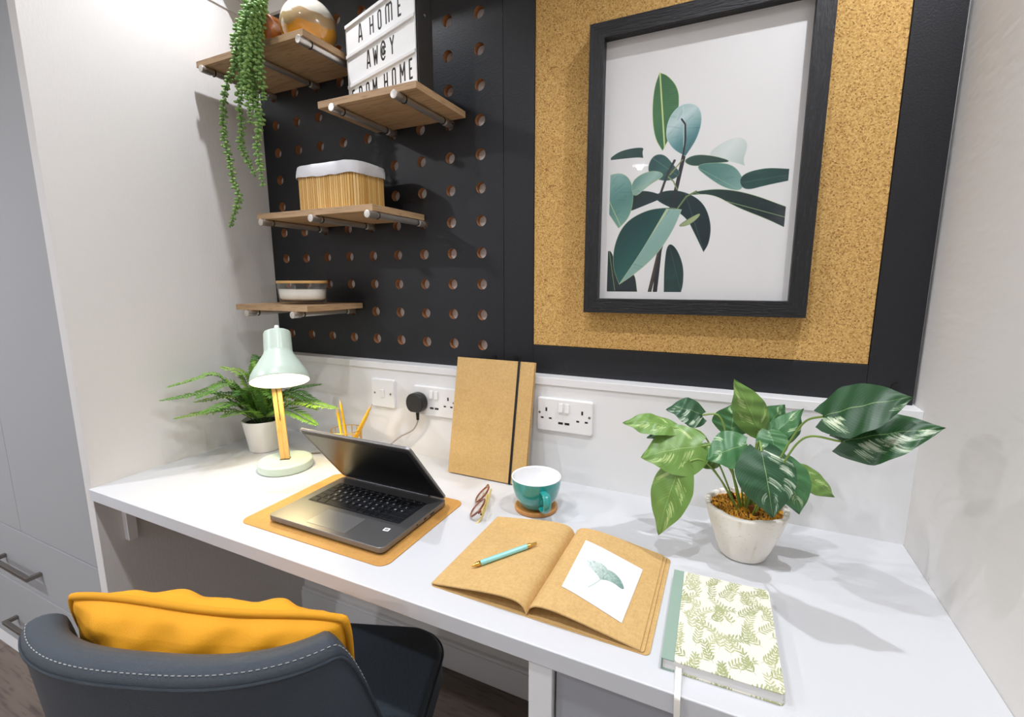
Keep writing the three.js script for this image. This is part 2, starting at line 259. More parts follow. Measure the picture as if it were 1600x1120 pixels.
  leaf([[0.47, 0.60], [0.52, 0.588], [0.64, 0.585], [0.78, 0.61], [0.95, 0.665, 1], [0.95, 0.735, 1], [0.86, 0.7], [0.72, 0.655], [0.6, 0.6]], dk, '#8fa66f', [[0.5, 0.59], [0.95, 0.7]], 3);
  stem([[0.43, 0.645], [0.47, 0.605], [0.52, 0.588]], '#6d7f4e', 9);
  leaf([[0.05, 0.5, 1], [0.12, 0.495], [0.175, 0.53], [0.19, 0.6], [0.17, 0.67], [0.11, 0.71, 1], [0.05, 0.65, 1]], ['#8fb3a9', '#4f8079', '#7ba092'], '#a9bb8e', [[0.05, 0.6], [0.12, 0.7]], 5);
  leaf([[0.17, 0.54], [0.22, 0.508], [0.3, 0.497], [0.36, 0.52], [0.27, 0.55], [0.19, 0.6]], ['#3b6a63', '#94b3aa', '#2a5652'], '#9fb07f', [[0.36, 0.52], [0.18, 0.57]], 3);
  stem([[0.36, 0.52], [0.4, 0.545], [0.42, 0.575]], '#7c8a5a', 8); stem([[0.4, 0.47], [0.365, 0.52], [0.33, 0.6]], '#2b3330', 14); stem([[0.44, 0.47], [0.38, 0.52]], '#8b8a4e', 7);
  leaf([[0.05, 0.8, 1], [0.075, 0.8], [0.12, 0.9], [0.21, 0.88], [0.23, 0.965, 1], [0.05, 0.965, 1]], ['#102c27', '#0a1a22'], '#6c7f58', [[0.06, 0.8], [0.1, 0.96]], 5);
  leaf([[0.085, 0.78], [0.14, 0.69], [0.26, 0.645], [0.38, 0.64], [0.45, 0.652, 1], [0.41, 0.73], [0.33, 0.82], [0.22, 0.89], [0.125, 0.935, 1], [0.085, 0.87]], ['#0a2c30', '#134542', '#245e55', '#7fa595'], '#93a67f', null);
  leaf([[0.37, 0.645, 1], [0.45, 0.652, 1], [0.41, 0.73], [0.33, 0.82], [0.22, 0.89], [0.125, 0.935, 1], [0.25, 0.8]], ['#9cbab0', '#7fa39a', '#86a98f'], '#b4bf97', [[0.38, 0.645], [0.128, 0.93]], 8);
  leaf([[0.43, 0.715], [0.48, 0.69], [0.55, 0.665], [0.54, 0.685], [0.49, 0.712]], ['#7c8f63', '#a9b380'], '#5d7050');
}

// ---------------------------------------------------------------- desk, pedestal, wardrobe
{ const t = thing('desk', 'long white fitted worktop running from wall to wall', 'desk', [0, 0, 0]);
  part('worktop', span(XL, XR, 0.7195, DY, -0.0, ZF, 0.0022), M.desk, t);
  part('wall_batten', merge([span(XL, XL + 0.02, 0.58, 0.7195, 0.505, 0.528, 0.002), span(XL, XL + 0.012, 0.69, 0.7195, 0.1, 0.505, 0.002)]), M.white, t);
  part('front_rail', span(0.43, XR, 0.7165, 0.7195, 0.3, ZF - 0.004, 0.0005), M.white, t); }
{ const t = thing('drawer_pedestal', 'white pedestal with grey drawer fronts under the right of the desk', 'drawers', [0, 0, 0]);
  part('side_panel', span(0.389, 0.426, 0, 0.7185, 0.02, ZF - 0.004, 0.0015), M.white, t);
  part('carcass', span(0.4265, XR - 0.001, 0.06, 0.712, 0.02, 0.555, 0.001), M.white, t);
  part('plinth', span(0.4265, XR - 0.001, 0, 0.0595, 0.02, 0.53, 0.001), M.white, t);
  for (const [a, b] of [[0.505, 0.711], [0.285, 0.501], [0.065, 0.281]]) { const d = part('drawer', span(0.4295, XR - 0.004, a, b, 0.5555, 0.576, 0.0012), M.greyDrawer, t, undefined, undefined, 'flat grey drawer front');
    part('handle', merge([span(0.58, 0.82, (a + b) / 2 - 0.006, (a + b) / 2 + 0.006, 0.592, 0.604, 0.001), span(0.58, 0.592, (a + b) / 2 - 0.006, (a + b) / 2 + 0.006, 0.576, 0.592, 0.001), span(0.808, 0.82, (a + b) / 2 - 0.006, (a + b) / 2 + 0.006, 0.576, 0.592, 0.001)]), M.steel, d); } }
{ const t = thing('wardrobe', 'tall grey fitted wardrobe with drawers and bar handles', 'wardrobe', [0, 0, 0]); const wx = XL - 0.036, z0 = 0.5535, z1 = 0.5725;
  part('carcass', span(-2.598, wx, 0.06, CEIL - 0.002, -0.017, 0.553, 0.001), M.white, t);
  part('plinth', span(-2.598, wx, 0, 0.0585, 0, 0.5685, 0.001), M.white, t, undefined, undefined, 'white plinth');
  const cols = [[-1.3125, wx - 0.001], [-1.775, -1.3145], [-2.238, -1.777], [-2.596, -2.24]];
  for (const [a, b] of cols) part('door', span(a, b, 0.5055, CEIL - 0.005, z0, z1, 0.0012), M.greyDoor, t);
  for (const [a, b] of [[-1.775, wx - 0.001], [-2.596, -1.777]]) for (const [c, d] of [[0.303, 0.5025], [0.061, 0.3]]) {
    const dr = part('drawer', span(a, b, c, d, z0, z1, 0.0012), M.greyDoor, t); const hy = c + (d - c) * 0.43, hx = (a + b) / 2 < -2 ? -2.3 : -1.345;
    part('handle', merge([span(hx - 0.125, hx + 0.125, hy - 0.006, hy + 0.006, z1 + 0.024, z1 + 0.036, 0.001), span(hx - 0.125, hx - 0.113, hy - 0.006, hy + 0.006, z1, z1 + 0.025, 0.001), span(hx + 0.113, hx + 0.125, hy - 0.006, hy + 0.006, z1, z1 + 0.025, 0.001)]), M.steel, dr, undefined, undefined, 'dull metal bar handle'); } }

// ---------------------------------------------------------------- oak shelves on metal pegs
function shelf(x0, x1, row, cols, depth, label) {
  const y = HY(row), t = thing('peg_shelf', label, 'shelf', [(x0 + x1) / 2, y, 0], 0, 'oak shelves on metal pegs'), cx = (x0 + x1) / 2;
  part('shelf_board', metric(box(x1 - x0, 0.016, depth - 0.002, 0.0008), false), M.oak, t, [0, 0.0095 + 0.008, depth / 2 + 0.001]);
  for (const c of cols) {
    const p = part('peg_rod', cyl(0.0078, 0.0078, 0.216, 20).rotateX(Math.PI / 2), M.nickel, t, [HX(c) - cx, 0.0013, 0.098]);
    part('end_cap', lathe([[0, 0.014], [0.0085, 0.014], [0.0095, 0.0132], [0.0095, -0.014], [0, -0.014]], 24).rotateX(Math.PI / 2), M.nickel, p, [0, -0.0005, 0.118]);
    part('collar', cyl(0.0095, 0.0095, 0.02, 20).rotateX(Math.PI / 2), M.nickel, p, [0, -0.0005, -0.084]);
    for (const z of [0.094, -0.066]) part('rubber_ring', new THREE.TorusGeometry(0.0078, 0.0018, 8, 20), M.rubber, p, [0, -0.0006, z]);
  }
  return y + 0.0255;   // top of the board
}
const Y1 = shelf(-0.781, -0.366, -2, [8, 6, 4], 0.222, 'oak shelf on three pegs carrying the trailing plant and the vase');
const Y2 = shelf(-0.339, -0.042, 0, [3, 1], 0.216, 'short oak shelf on two pegs carrying the letter lightbox');
const Y3 = shelf(-0.595, -0.182, 3, [6, 4, 2], 0.216, 'oak shelf on three pegs carrying the bamboo basket');
const Y4 = shelf(-0.722, -0.426, 6, [7, 5], 0.216, 'short oak shelf on two pegs carrying the oval candle');

// two-tone glazed vase
function glazed(profile, bands, n = 64, wob = 0.004) {
  const g = lathe(profile, n), p = g.attributes.position, col = new Float32Array(p.count * 3), c = new THREE.Color();
  for (let i = 0; i < p.count; i++) { const a = Math.atan2(p.getZ(i), p.getX(i)), y = p.getY(i) + wob * (Math.sin(a * 5) + 0.6 * Math.sin(a * 9 + 1)); let k = 0; while (k < bands.length - 1 && y > bands[k][0]) k++; c.set(bands[k][1]); col.set([c.r, c.g, c.b], i * 3); }
  g.setAttribute('color', new THREE.BufferAttribute(col, 3)); return g;
}
M.glaze = phy({ color: 0xffffff, vertexColors: true, roughness: 0.12, clearcoat: 1, clearcoatRoughness: 0.05 });
{ const t = thing('ceramic_vase', 'round cream vase with a tan and amber glazed lower half', 'vase', [-0.458, Y1, 0.115]);
  const pr = []; for (let i = 0; i <= 60; i++) { const a = -Math.PI / 2 + 0.42 + (Math.PI - 0.42 - 0.42) * i / 60; pr.push([0.07 * Math.cos(a) + 0.002, 0.064 + 0.07 * Math.sin(a)]); }
  pr.push([0.026, 0.132], [0.027, 0.142], [0.024, 0.142], [0.022, 0.13]); pr.unshift([0, 0]);
  part('vase_body', glazed(pr, [[0.05, 0xd79a35], [0.078, 0xb59a72], [9, 0xe5e0d2]]), M.glaze, t); }
// trailing succulent in an amber pot
M.bead = std({ color: 0xffffff, vertexColors: true, roughness: 0.5 });
M.vine = std({ color: 0x3d6b2c, roughness: 0.7 });
{ const o = [-0.6, Y1, 0.135], t = thing('trailing_plant', 'trailing string of beads plant spilling over the shelf from an amber glazed pot', 'plant', o);
  part('pot', glazed([[0, 0], [0.04, 0], [0.05, 0.01], [0.058, 0.05], [0.056, 0.085], [0.05, 0.1], [0.046, 0.1], [0.05, 0.08], [0, 0.075]], [[0.07, 0x9a5312], [9, 0x6e3a12]], 48, 0.006), M.glaze, t, undefined, undefined, 'glossy amber glazed pot');
  part('soil', lathe([[0, 0.09], [0.03, 0.089], [0.0465, 0.086]], 24), std({ color: 0x3a2a1c, roughness: 1 }), t);
  const beadGreens = [0x7fa55a, 0x88ab5c, 0x789f55], beadBase = new THREE.SphereGeometry(1, 8, 6);
  const strands = [
    [[-0.519, 1.917, 0.243], [-0.564, 1.844, 0.243], [-0.635, 1.779, 0.243], [-0.654, 1.725, 0.243], [-0.663, 1.653, 0.243], [-0.648, 1.593, 0.243], [-0.641, 1.533, 0.243], [-0.624, 1.498, 0.243], [-0.653, 1.448, 0.243], [-0.675, 1.416, 0.243]],
    [[-0.492, 1.922, 0.247], [-0.537, 1.859, 0.247], [-0.567, 1.804, 0.247], [-0.585, 1.730, 0.247], [-0.582, 1.667, 0.247], [-0.593, 1.628, 0.247], [-0.573, 1.586, 0.247], [-0.546, 1.541, 0.247]],
    [[-0.464, 1.925, 0.259], [-0.494, 1.845, 0.259], [-0.520, 1.777, 0.259], [-0.516, 1.716, 0.259], [-0.501, 1.668, 0.259], [-0.513, 1.616, 0.259], [-0.508, 1.557, 0.259], [-0.505, 1.509, 0.259]],
    [[-0.466, 1.912, 0.271], [-0.492, 1.855, 0.271], [-0.514, 1.771, 0.271], [-0.517, 1.712, 0.271], [-0.515, 1.659, 0.271]],
    [[-0.468, 1.935, 0.243], [-0.506, 1.870, 0.243], [-0.521, 1.798, 0.243], [-0.524, 1.738, 0.243], [-0.512, 1.681, 0.243], [-0.523, 1.636, 0.243]],
    [[-0.464, 1.940, 0.247], [-0.475, 1.896, 0.247], [-0.488, 1.849, 0.247], [-0.491, 1.791, 0.247], [-0.489, 1.716, 0.247]],
    [[-0.511, 1.921, 0.259], [-0.550, 1.871, 0.259], [-0.573, 1.816, 0.259], [-0.582, 1.787, 0.259]],
    [[-0.483, 1.923, 0.271], [-0.511, 1.887, 0.271], [-0.524, 1.832, 0.271], [-0.528, 1.774, 0.271]],
    [[-0.476, 1.944, 0.243], [-0.492, 1.897, 0.243], [-0.507, 1.826, 0.243], [-0.525, 1.768, 0.243], [-0.539, 1.701, 0.243]],
    [[-0.539, 1.932, 0.247], [-0.573, 1.896, 0.247], [-0.595, 1.855, 0.247]],
    [[-0.472, 1.927, 0.259], [-0.480, 1.868, 0.259], [-0.487, 1.814, 0.259], [-0.491, 1.757, 0.259]],
    [[-0.471, 1.927, 0.271], [-0.485, 1.874, 0.271], [-0.503, 1.813, 0.271], [-0.524, 1.766, 0.271], [-0.546, 1.717, 0.271]],
    [[-0.52, 1.94, 0.24], [-0.54, 1.9, 0.25], [-0.55, 1.85, 0.25], [-0.548, 1.79, 0.25], [-0.556, 1.74, 0.25]]];
  const q = new THREE.Quaternion(), up = V(0, 1, 0), cc = new THREE.Color();
  strands.forEach((s, si) => {
    const root = [o[0] + (si / 12 - 0.5) * 0.06, o[1] + 0.092, o[2] + 0.015 + 0.01 * (si % 3)], crest = [(s[0][0] * 0.7 + root[0] * 0.3), Math.max(s[0][1] + 0.045, o[1] + 0.11), s[0][2] - 0.035];
    const cv = new THREE.CatmullRomCurve3([root, crest, ...s].map(p => V(...p).sub(V(...o)))), L = cv.getLength(), n = Math.floor(L / 0.0075), gs = [];
    for (let i = 3; i < n; i++) { const tt = i / n, p = cv.getPointAt(tt), tg = cv.getTangentAt(tt), sz = tt > 0.93 ? 0.72 : 1;
      for (let k = 0; k < 2; k++) { const a = i * 1.9 + k * Math.PI + rr(-0.4, 0.4), e = V(Math.cos(a), 0, Math.sin(a)).addScaledVector(tg, -Math.cos(a) * tg.x - Math.sin(a) * tg.z).normalize().addScaledVector(tg, rr(0.05, 0.5)).normalize();
        const g = beadBase.clone(); q.setFromUnitVectors(up, e); const l = rr(0.0058, 0.0072) * sz; g.scale(0.0038 * sz, l, 0.0038 * sz); g.applyQuaternion(q); const c = p.clone().addScaledVector(e, 0.006 * sz); g.translate(c.x, c.y, c.z);
        cc.set(beadGreens[Math.floor(rnd() * 3)]); const col = new Float32Array(g.attributes.position.count * 3); for (let j = 0; j < col.length; j += 3) col.set([cc.r, cc.g, cc.b], j); g.setAttribute('color', new THREE.BufferAttribute(col, 3)); gs.push(g); } }
    const st = part('strand', new THREE.TubeGeometry(cv, Math.max(20, n), 0.0011, 5), M.vine, t);
    const b = part('beads', BGU.mergeGeometries(gs), M.bead, st); b.userData.kind = 'stuff';
  }); }

// letter lightbox
{ const a = Math.atan2(0.31, 0.95), A = V(-0.06, Y2, 0.185), u = V(0.95, 0, 0.31).normalize(), W = 0.306, H = 0.226, D = 0.048;
  const c = A.clone().addScaledVector(u, -W / 2), t = thing('letter_lightbox', 'white cinema lightbox with black letters reading A HOME AW@Y FROM HOME', 'lightbox', [c.x, Y2, c.z], -a);
  part('case', box(W, H, D - 0.004, 0.002), M.black, t, [0, H / 2, -D / 2 - 0.001], undefined, 'black plastic case');
  const L = (ctx, ch, x, y, w, h) => {      // condensed lettering drawn with strokes; x, y the top left corner
    const P = (...q) => { ctx.beginPath(); q.forEach(([a, b], i) => i ? ctx.lineTo(x + a * w, y + b * h) : ctx.moveTo(x + a * w, y + b * h)); ctx.stroke(); };
    const arch = (r) => { ctx.beginPath(); const rx = w / 2, ry = Math.min(w * 0.5, h * 0.3); ctx.ellipse(x + rx, y + ry, rx, ry, 0, Math.PI, 2 * Math.PI); ctx.lineTo(x + w, y + h - (r ? ry : 0)); if (r) ctx.ellipse(x + rx, y + h - ry, rx, ry, 0, 0, Math.PI); else ctx.moveTo(x, y + h); ctx.lineTo(x, y + ry); ctx.stroke(); };
    if (ch === 'A') { P([0, 1], [0.36, 0], [0.64, 0], [1, 1]); P([0.16, 0.7], [0.84, 0.7]); }
    if (ch === 'H') { P([0, 0], [0, 1]); P([1, 0], [1, 1]); P([0, 0.5], [1, 0.5]); }
    if (ch === 'O') arch(true);
    if (ch === 'm') { P([0, 1], [0, 0.12], [0.12, 0], [0.4, 0], [0.5, 0.12], [0.5, 1]); P([0.5, 0.12], [0.6, 0], [0.88, 0], [1, 0.12], [1, 1]); }
    if (ch === 'M') P([0, 1], [0, 0], [0.5, 0.6], [1, 0], [1, 1]);
    if (ch === 'E') { P([1, 0], [0, 0], [0, 1], [1, 1]); P([0, 0.5], [0.8, 0.5]); }
    if (ch === 'F') { P([1, 0], [0, 0], [0, 1]); P([0, 0.5], [0.8, 0.5]); }
    if (ch === 'W') P([0, 0], [0.25, 1], [0.5, 0.25], [0.75, 1], [1, 0]);
    if (ch === 'Y') { P([0, 0], [0.5, 0.5], [1, 0]); P([0.5, 0.5], [0.5, 1]); }
    if (ch === 'R') { P([0, 1], [0, 0], [0.75, 0], [1, 0.14], [1, 0.38], [0.75, 0.52], [0, 0.52]); P([0.5, 0.52], [1, 1]); }
    if (ch === '@') { ctx.beginPath(); ctx.ellipse(x + w / 2, y + h / 2, w / 2, h / 2, 0, 0.25 * Math.PI, 1.95 * Math.PI); ctx.stroke(); ctx.beginPath(); ctx.ellipse(x + w * 0.48, y + h * 0.5, w * 0.2, h * 0.22, 0, 0, 2 * Math.PI); ctx.stroke(); P([0.7, 0.28], [0.7, 0.66], [0.84, 0.72], [0.98, 0.56]); }
  };
  const rows = [
    [['A', 0.058, 0.022], ['H', 0.1145, 0.019], ['O', 0.152, 0.017], ['m', 0.186, 0.03], ['E', 0.237, 0.0165]],
    [['A', 0.0925, 0.02], ['W', 0.1235, 0.0245], ['@', 0.158, 0.025], ['Y', 0.199, 0.021]],
    [['F', 0.0135, 0.0165], ['R', 0.049, 0.0175], ['O', 0.084, 0.0175], ['M', 0.1165, 0.0215], ['H', 0.1685, 0.0175], ['O', 0.2035, 0.0175], ['M', 0.237, 0.0225], ['E', 0.274, 0.0165]]];
  const base = [0.1655, 0.0935, 0.0215];
  rows.forEach((r, k) => {
    const pw = W - 0.004, ph = 0.0735, sc = 3600;
    const tx = canvasTex(Math.round(pw * sc), Math.round(ph * sc), (x, w, h) => { x.fillStyle = '#f2f2f0'; x.fillRect(0, 0, w, h); x.strokeStyle = '#0c0c0c'; x.lineWidth = 0.0052 * sc; x.lineJoin = 'round'; x.lineCap = 'butt';
      const y0 = (ph - (base[k] - (0.1505 - 0.0735 * k - 0.0045)) - 0.0445) * sc; for (const [ch, lx, lw] of r) L(x, ch, (lx + 0.0026) * sc, y0 + 0.0026 * sc, (lw - 0.0052) * sc, (0.0445 - 0.0052) * sc); });
    const m = part('letter_panel', new THREE.BoxGeometry(pw, ph, 0.001), std({ map: tx, roughness: 0.35 }), t, [0, 0.146 + ph / 2 - 0.0735 * k, 0.0005]);
    const g = m.geometry, uv = g.attributes.uv, n = g.attributes.normal; for (let i = 0; i < uv.count; i++) if (n.getZ(i) < 0.5) uv.setXY(i, 0.002, 0.99);
  });
  for (const y of [0.2215, 0.149, 0.0755, 0.003]) part('letter_rail', box(W, 0.0085, 0.006, 0.001), M.plastic, t, [0, y, 0.002]);
  for (const s of [-1, 1]) part('edge_strip', box(0.002, H, 0.003, 0.0005), M.plastic, t, [s * (W / 2 - 0.001), H / 2, 0.001]);
  part('side_knob', cyl(0.003, 0.003, 0.003, 14).rotateZ(Math.PI / 2), M.steel, t, [W / 2 + 0.001, 0.155, -D / 2]); }

// bamboo basket with cloth liner
{ const x0 = -0.472, x1 = -0.258, z0 = 0.06, z1 = 0.19, t = thing('bamboo_basket', 'square bamboo slat basket with a white cloth liner folded over the rim', 'basket', [(x0 + x1) / 2, Y3, (z0 + z1) / 2]);
  const W = x1 - x0, D = z1 - z0, H = 0.1, rad = 0.03;
  const per = roundRect(W, D, rad).getSpacedPoints(84), mats = [0xd9b06a, 0xd0a35a, 0xe0ba78, 0xc9994f].map(c => std({ color: c, roughness: 0.6 }));
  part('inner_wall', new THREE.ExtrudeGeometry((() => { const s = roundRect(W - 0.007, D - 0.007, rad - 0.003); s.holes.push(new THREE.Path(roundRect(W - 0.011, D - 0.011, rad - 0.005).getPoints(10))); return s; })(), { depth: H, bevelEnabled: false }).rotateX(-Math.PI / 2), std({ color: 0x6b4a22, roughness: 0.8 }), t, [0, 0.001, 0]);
  part('base', slab(W - 0.006, D - 0.006, 0.005, rad, 0.0005), M.pine, t, [0, 0.0002, 0]);
  const per2 = 84, step = (2 * (W + D - 4 * rad) + 2 * Math.PI * rad) / per2, sg = box(step * 0.86, H, 0.0026, 0.0006, 1);
  for (let i = 0; i < per2; i++) { const a = per[i], b = per[(i + 1) % per2], an = Math.atan2(b.y - a.y, b.x - a.x); part('slat', sg, mats[(i * 7 + (i >> 2)) % 4], t, [(a.x + b.x) / 2 * 0.992, H / 2 + 0.0005, -(a.y + b.y) / 2 * 0.99], [0, an, 0]); }
  // liner: folded band hanging over the rim and going down inside
  const N = 120, pp = roundRect(W, D, rad).getSpacedPoints(N), prof = [[0.005, 0.086], [0.0055, 0.094], [0.0045, 0.106], [0.002, 0.116], [-0.002, 0.118], [-0.005, 0.114], [-0.0065, 0.1], [-0.007, 0.05], [-0.0075, 0.008]];
  const lin = surf(N, prof.length - 1, (u, v) => { const i = Math.round(u * N) % N, p = pp[i], q = pp[(i + 1) % N], tx = q.x - p.x, ty = q.y - p.y, l = Math.hypot(tx, ty), nx = ty / l, ny = -tx / l, k = Math.round(v * (prof.length - 1)), w = (vnoise(u * 30, v * 3, 30, 3, 77) - 0.5) * 0.0022; const [o, h] = prof[k]; const oo = o + (k < 6 ? w : 0); return [p.x + nx * oo, h + (k < 1 ? w * 1.6 : w * 0.6), -(p.y + ny * oo)]; });
  part('cloth_liner', lin, std({ color: 0xe8e8ea, roughness: 0.9, side: THREE.DoubleSide, bumpMap: bumpOf(clothBump, 6), bumpScale: 0.0006 }), t, undefined, undefined, 'white cotton liner'); }

// oval candle in glass
{ const t = thing('oval_candle', 'oval glass candle with cream wax, two wicks and a wooden lid', 'candle', [-0.552, Y4, 0.118]);
  const ov = (g, sz) => g.scale(1, 1, sz), k = 0.62;
  part('glass_jar', ov(lathe([[0, 0], [0.074, 0], [0.079, 0.003], [0.083, 0.02], [0.087, 0.055], [0.0875, 0.0605], [0.0855, 0.0605], [0.0845, 0.055], [0.0795, 0.016], [0.07, 0.0115], [0, 0.0115]], 64), k), phy({ color: 0xffffff, transmission: 1, thickness: 0, roughness: 0.02, ior: 1.48 }), t, undefined, undefined, 'clear glass jar');
  part('wax', ov(lathe([[0, 0.012], [0.068, 0.012], [0.0785, 0.0175], [0.082, 0.044], [0, 0.044]], 48), k * 0.99), std({ color: 0xf0eadc, roughness: 0.55 }), t, undefined, undefined, 'cream wax');
  for (const x of [-0.03, 0.03]) part('wick', cyl(0.0011, 0.0011, 0.012, 8), M.plastic, t, [x, 0.049, 0]);
  part('lid', ov(lathe([[0, 0.0608], [0.088, 0.0608], [0.0885, 0.0625], [0.0885, 0.0675], [0.0875, 0.069], [0, 0.069]], 64), k), M.pine, t, undefined, undefined, 'thin wooden lid'); }

// ---------------------------------------------------------------- chair and cushion
M.leather = std({ color: 0x39424b, roughness: 0.42, bumpMap: bumpOf(leatherBump, 3), bumpScale: 0.0008 });
M.stitch = std({ color: 0x9a9c9c, roughness: 0.8 });
const CH = [-0.098, 0.655], CC = [-0.03, 0.63], CT = R(20);
{ const t = thing('tub_chair', 'charcoal leather tub chair with a stitched curved back', 'chair', [CH[0], 0, CH[1]], CT);
  const PM = R(84), top = a => { const k = Math.abs(a) / PM; return 0.795 - 0.34 * smooth(0.58, 0.97, k); };
  const TH = 0.048, y0 = 0.4;
  const ctr = (a, y) => { const n = 2 / 2.7, A = 0.262, Bz = 0.222 + 0.12 * (y - 0.78), sa = Math.sin(a), ca = Math.cos(a), x = A * Math.sign(sa) * Math.pow(Math.abs(sa), n), z = Bz * Math.pow(Math.max(ca, 0), n), g = V(Math.sign(x) * Math.pow(Math.abs(x) / A, 1.7) / A, 0, Math.pow(Math.max(z, 0) / Bz, 1.7) / Bz).normalize(); return [x, z, g.x, g.z]; };
  const prof = (a) => { const T = top(a), o = []; for (let i = 0; i <= 14; i++) o.push([TH / 2, y0 + (T - 0.02 - y0) * i / 14]); for (let i = 1; i < 10; i++) { const b = Math.PI * i / 10; o.push([TH / 2 * Math.cos(b), T - 0.02 + 0.02 * Math.sin(b)]); } for (let i = 14; i >= 0; i--) o.push([-TH / 2, y0 + (T - 0.02 - y0) * i / 14]); o.push([TH / 2, y0]); return o; };
  const np = prof(0).length - 1, at = (a, r, y) => { const [x, z, sx, sz] = ctr(a, y); return [x + sx * r, y, z + sz * r]; };
  const shell = surf(96, np, (u, v) => { const a = -PM + 2 * PM * u, p = prof(a)[Math.round(v * np)]; return at(a, p[0], p[1]); });
  const cap = (a) => { const P = prof(a).map(p => V(...at(a, p[0], p[1]))), s = []; for (let i = 0; i < P.length - 1; i++) { const j = P.length - 2 - i; if (Math.abs(i - j) < 1 || i > j) break; const A = P[i], B = P[i + 1], C = P[j], D = P[Math.max(j - 1, i + 1)]; for (const q of [A, B, C, B, D, C]) s.push(q.x, q.y, q.z); } const g = new THREE.BufferGeometry(); g.setAttribute('position', new THREE.Float32BufferAttribute(s, 3)); g.setAttribute('uv', new THREE.Float32BufferAttribute(new Float32Array(s.length / 3 * 2), 2)); g.computeVertexNormals(); return g; };
  const mL = M.leather.clone(); mL.side = THREE.DoubleSide; { const c = leatherBump.clone(); c.repeat.set(14, 18); c.needsUpdate = true; mL.bumpMap = c; }
  part('back_shell', merge([shell, cap(-PM), cap(PM)]), mL, t);
  const edge = (r, dy) => { const p = []; for (let i = 0; i <= 80; i++) { const a = -PM + 2 * PM * i / 80; p.push(V(...at(a, r, top(a) + dy))); } return p; };
  part('piping', tube(edge(TH / 2 + 0.0006, -0.021), 0.0024, 160, 8), M.leather, t);
  { const c = new THREE.CatmullRomCurve3(edge(TH / 2 - 0.0065, -0.0058)), n = 150, gs = []; for (let i = 0; i < n; i++) { const a = c.getPointAt(i / n), b = c.getPointAt((i + 0.55) / n); gs.push(bar(a.toArray(), b.toArray(), 0.0007, 0.0007, 5)); } part('stitching', merge(gs), M.stitch, t, undefined, undefined, 'pale grey seam stitches').userData.kind = 'stuff'; }
  const seat = new THREE.ExtrudeGeometry(roundRect(0.55 - 0.03, 0.47 - 0.03, 0.075), { depth: 0.05, bevelEnabled: true, bevelSize: 0.015, bevelThickness: 0.02, bevelSegments: 5, curveSegments: 12 }); seat.rotateX(-Math.PI / 2);
  part('seat', metric(seat), M.leather, t, [0, 0.385, -0.04]);
  { const p = roundRect(0.552, 0.472, 0.085).getSpacedPoints(80).map(q => V(q.x, 0.438, -0.04 - q.y)); part('seat_piping', tube(p, 0.0024, 200, 6), M.leather, t); }
  part('seat_frame', merge([span(-0.18, 0.18, 0.35, 0.364, -0.21, -0.18), span(-0.18, 0.18, 0.35, 0.364, 0.08, 0.11), span(-0.18, -0.15, 0.35, 0.364, -0.18, 0.08), span(0.15, 0.18, 0.35, 0.364, -0.18, 0.08)]), M.black, t);
  for (const [x, z] of [[-1, -1], [1, -1], [-1, 1], [1, 1]]) { const l = part('leg', bar([x * 0.165, 0.364, z * 0.145 - 0.05], [x * 0.215, 0.004, z * 0.205 - 0.045], 0.014, 0.009, 14), M.black, t); part('foot', cyl(0.011, 0.011, 0.005, 14), M.rubber, l, [x * 0.215, 0.0026, z * 0.205 - 0.045]); } }
{ const S = 0.216, SY = 0.176, T = 0.07;
  M.velvet = phy({ color: 0xe09a08, roughness: 0.75, sheen: 0.5, sheenColor: new THREE.Color(0xffc23d), sheenRoughness: 0.5, bumpMap: bumpOf(clothBump, 6), bumpScale: 0.0003 });
  const t = thing('velvet_cushion', 'mustard yellow velvet cushion with piped edges on the tub chair', 'cushion', [CC[0], 0, CC[1]], CT);
  const outl = (x, y) => { const e = 0.05, c = 0.045 * Math.pow(Math.abs(x * y), 6); return [x * S * (1 - e * (1 - y * y) - c), y * SY * (1 - e * (1 - x * x) - c)]; };
  const wr = (x, y, s) => 0.009 * (vnoise(x * 4 + 9, y * 3 + 9, 999, 999, s) - 0.5) + 0.005 * (vnoise(x * 11 + 40, y * 6 + 9 + x * 4, 999, 999, s + 5) - 0.5) + 0.006 * Math.sin(9 * x + 4 * y + s) * vnoise(x * 3 + 20, y * 3 + 20, 999, 999, s + 1) + 0.0035 * Math.sin(17 * x - 13 * y);
  const face = sgn => surf(64, 64, (u, v) => { const x = 2 * (sgn > 0 ? v : 1 - v) - 1, y = 2 * u - 1, [px, py] = outl(x, y), h = Math.pow((1 - Math.pow(Math.abs(x), 2.6)) * (1 - Math.pow(Math.abs(y), 2.6)), 0.5); return [px, py, sgn * (T * h + wr(x, y, sgn > 0 ? 4 : 14) * Math.min(1, h * 2.2))]; });
  const rim = []; for (let i = 0; i < 160; i++) { const k = i / 40, s = Math.floor(k), f = 2 * (k - s) - 1, q = [[f, -1], [1, f], [-f, 1], [-1, -f]][s]; const [x, y] = outl(...q); rim.push(V(x * 1.008, y * 1.008, 0.0025 * Math.sin(i * 0.21))); }
  const grp = new THREE.Matrix4().makeTranslation(-0.066, 0.632, 0.095).multiply(new THREE.Matrix4().makeRotationX(R(13))).multiply(new THREE.Matrix4().makeRotationZ(R(-2)));
  const sh = part('cover', merge([face(1), face(-1)]).applyMatrix4(grp), M.velvet, t);
  part('piping', new THREE.TubeGeometry(new THREE.CatmullRomCurve3(rim, true), 320, 0.0055, 10, true).applyMatrix4(grp), M.velvet, t); }

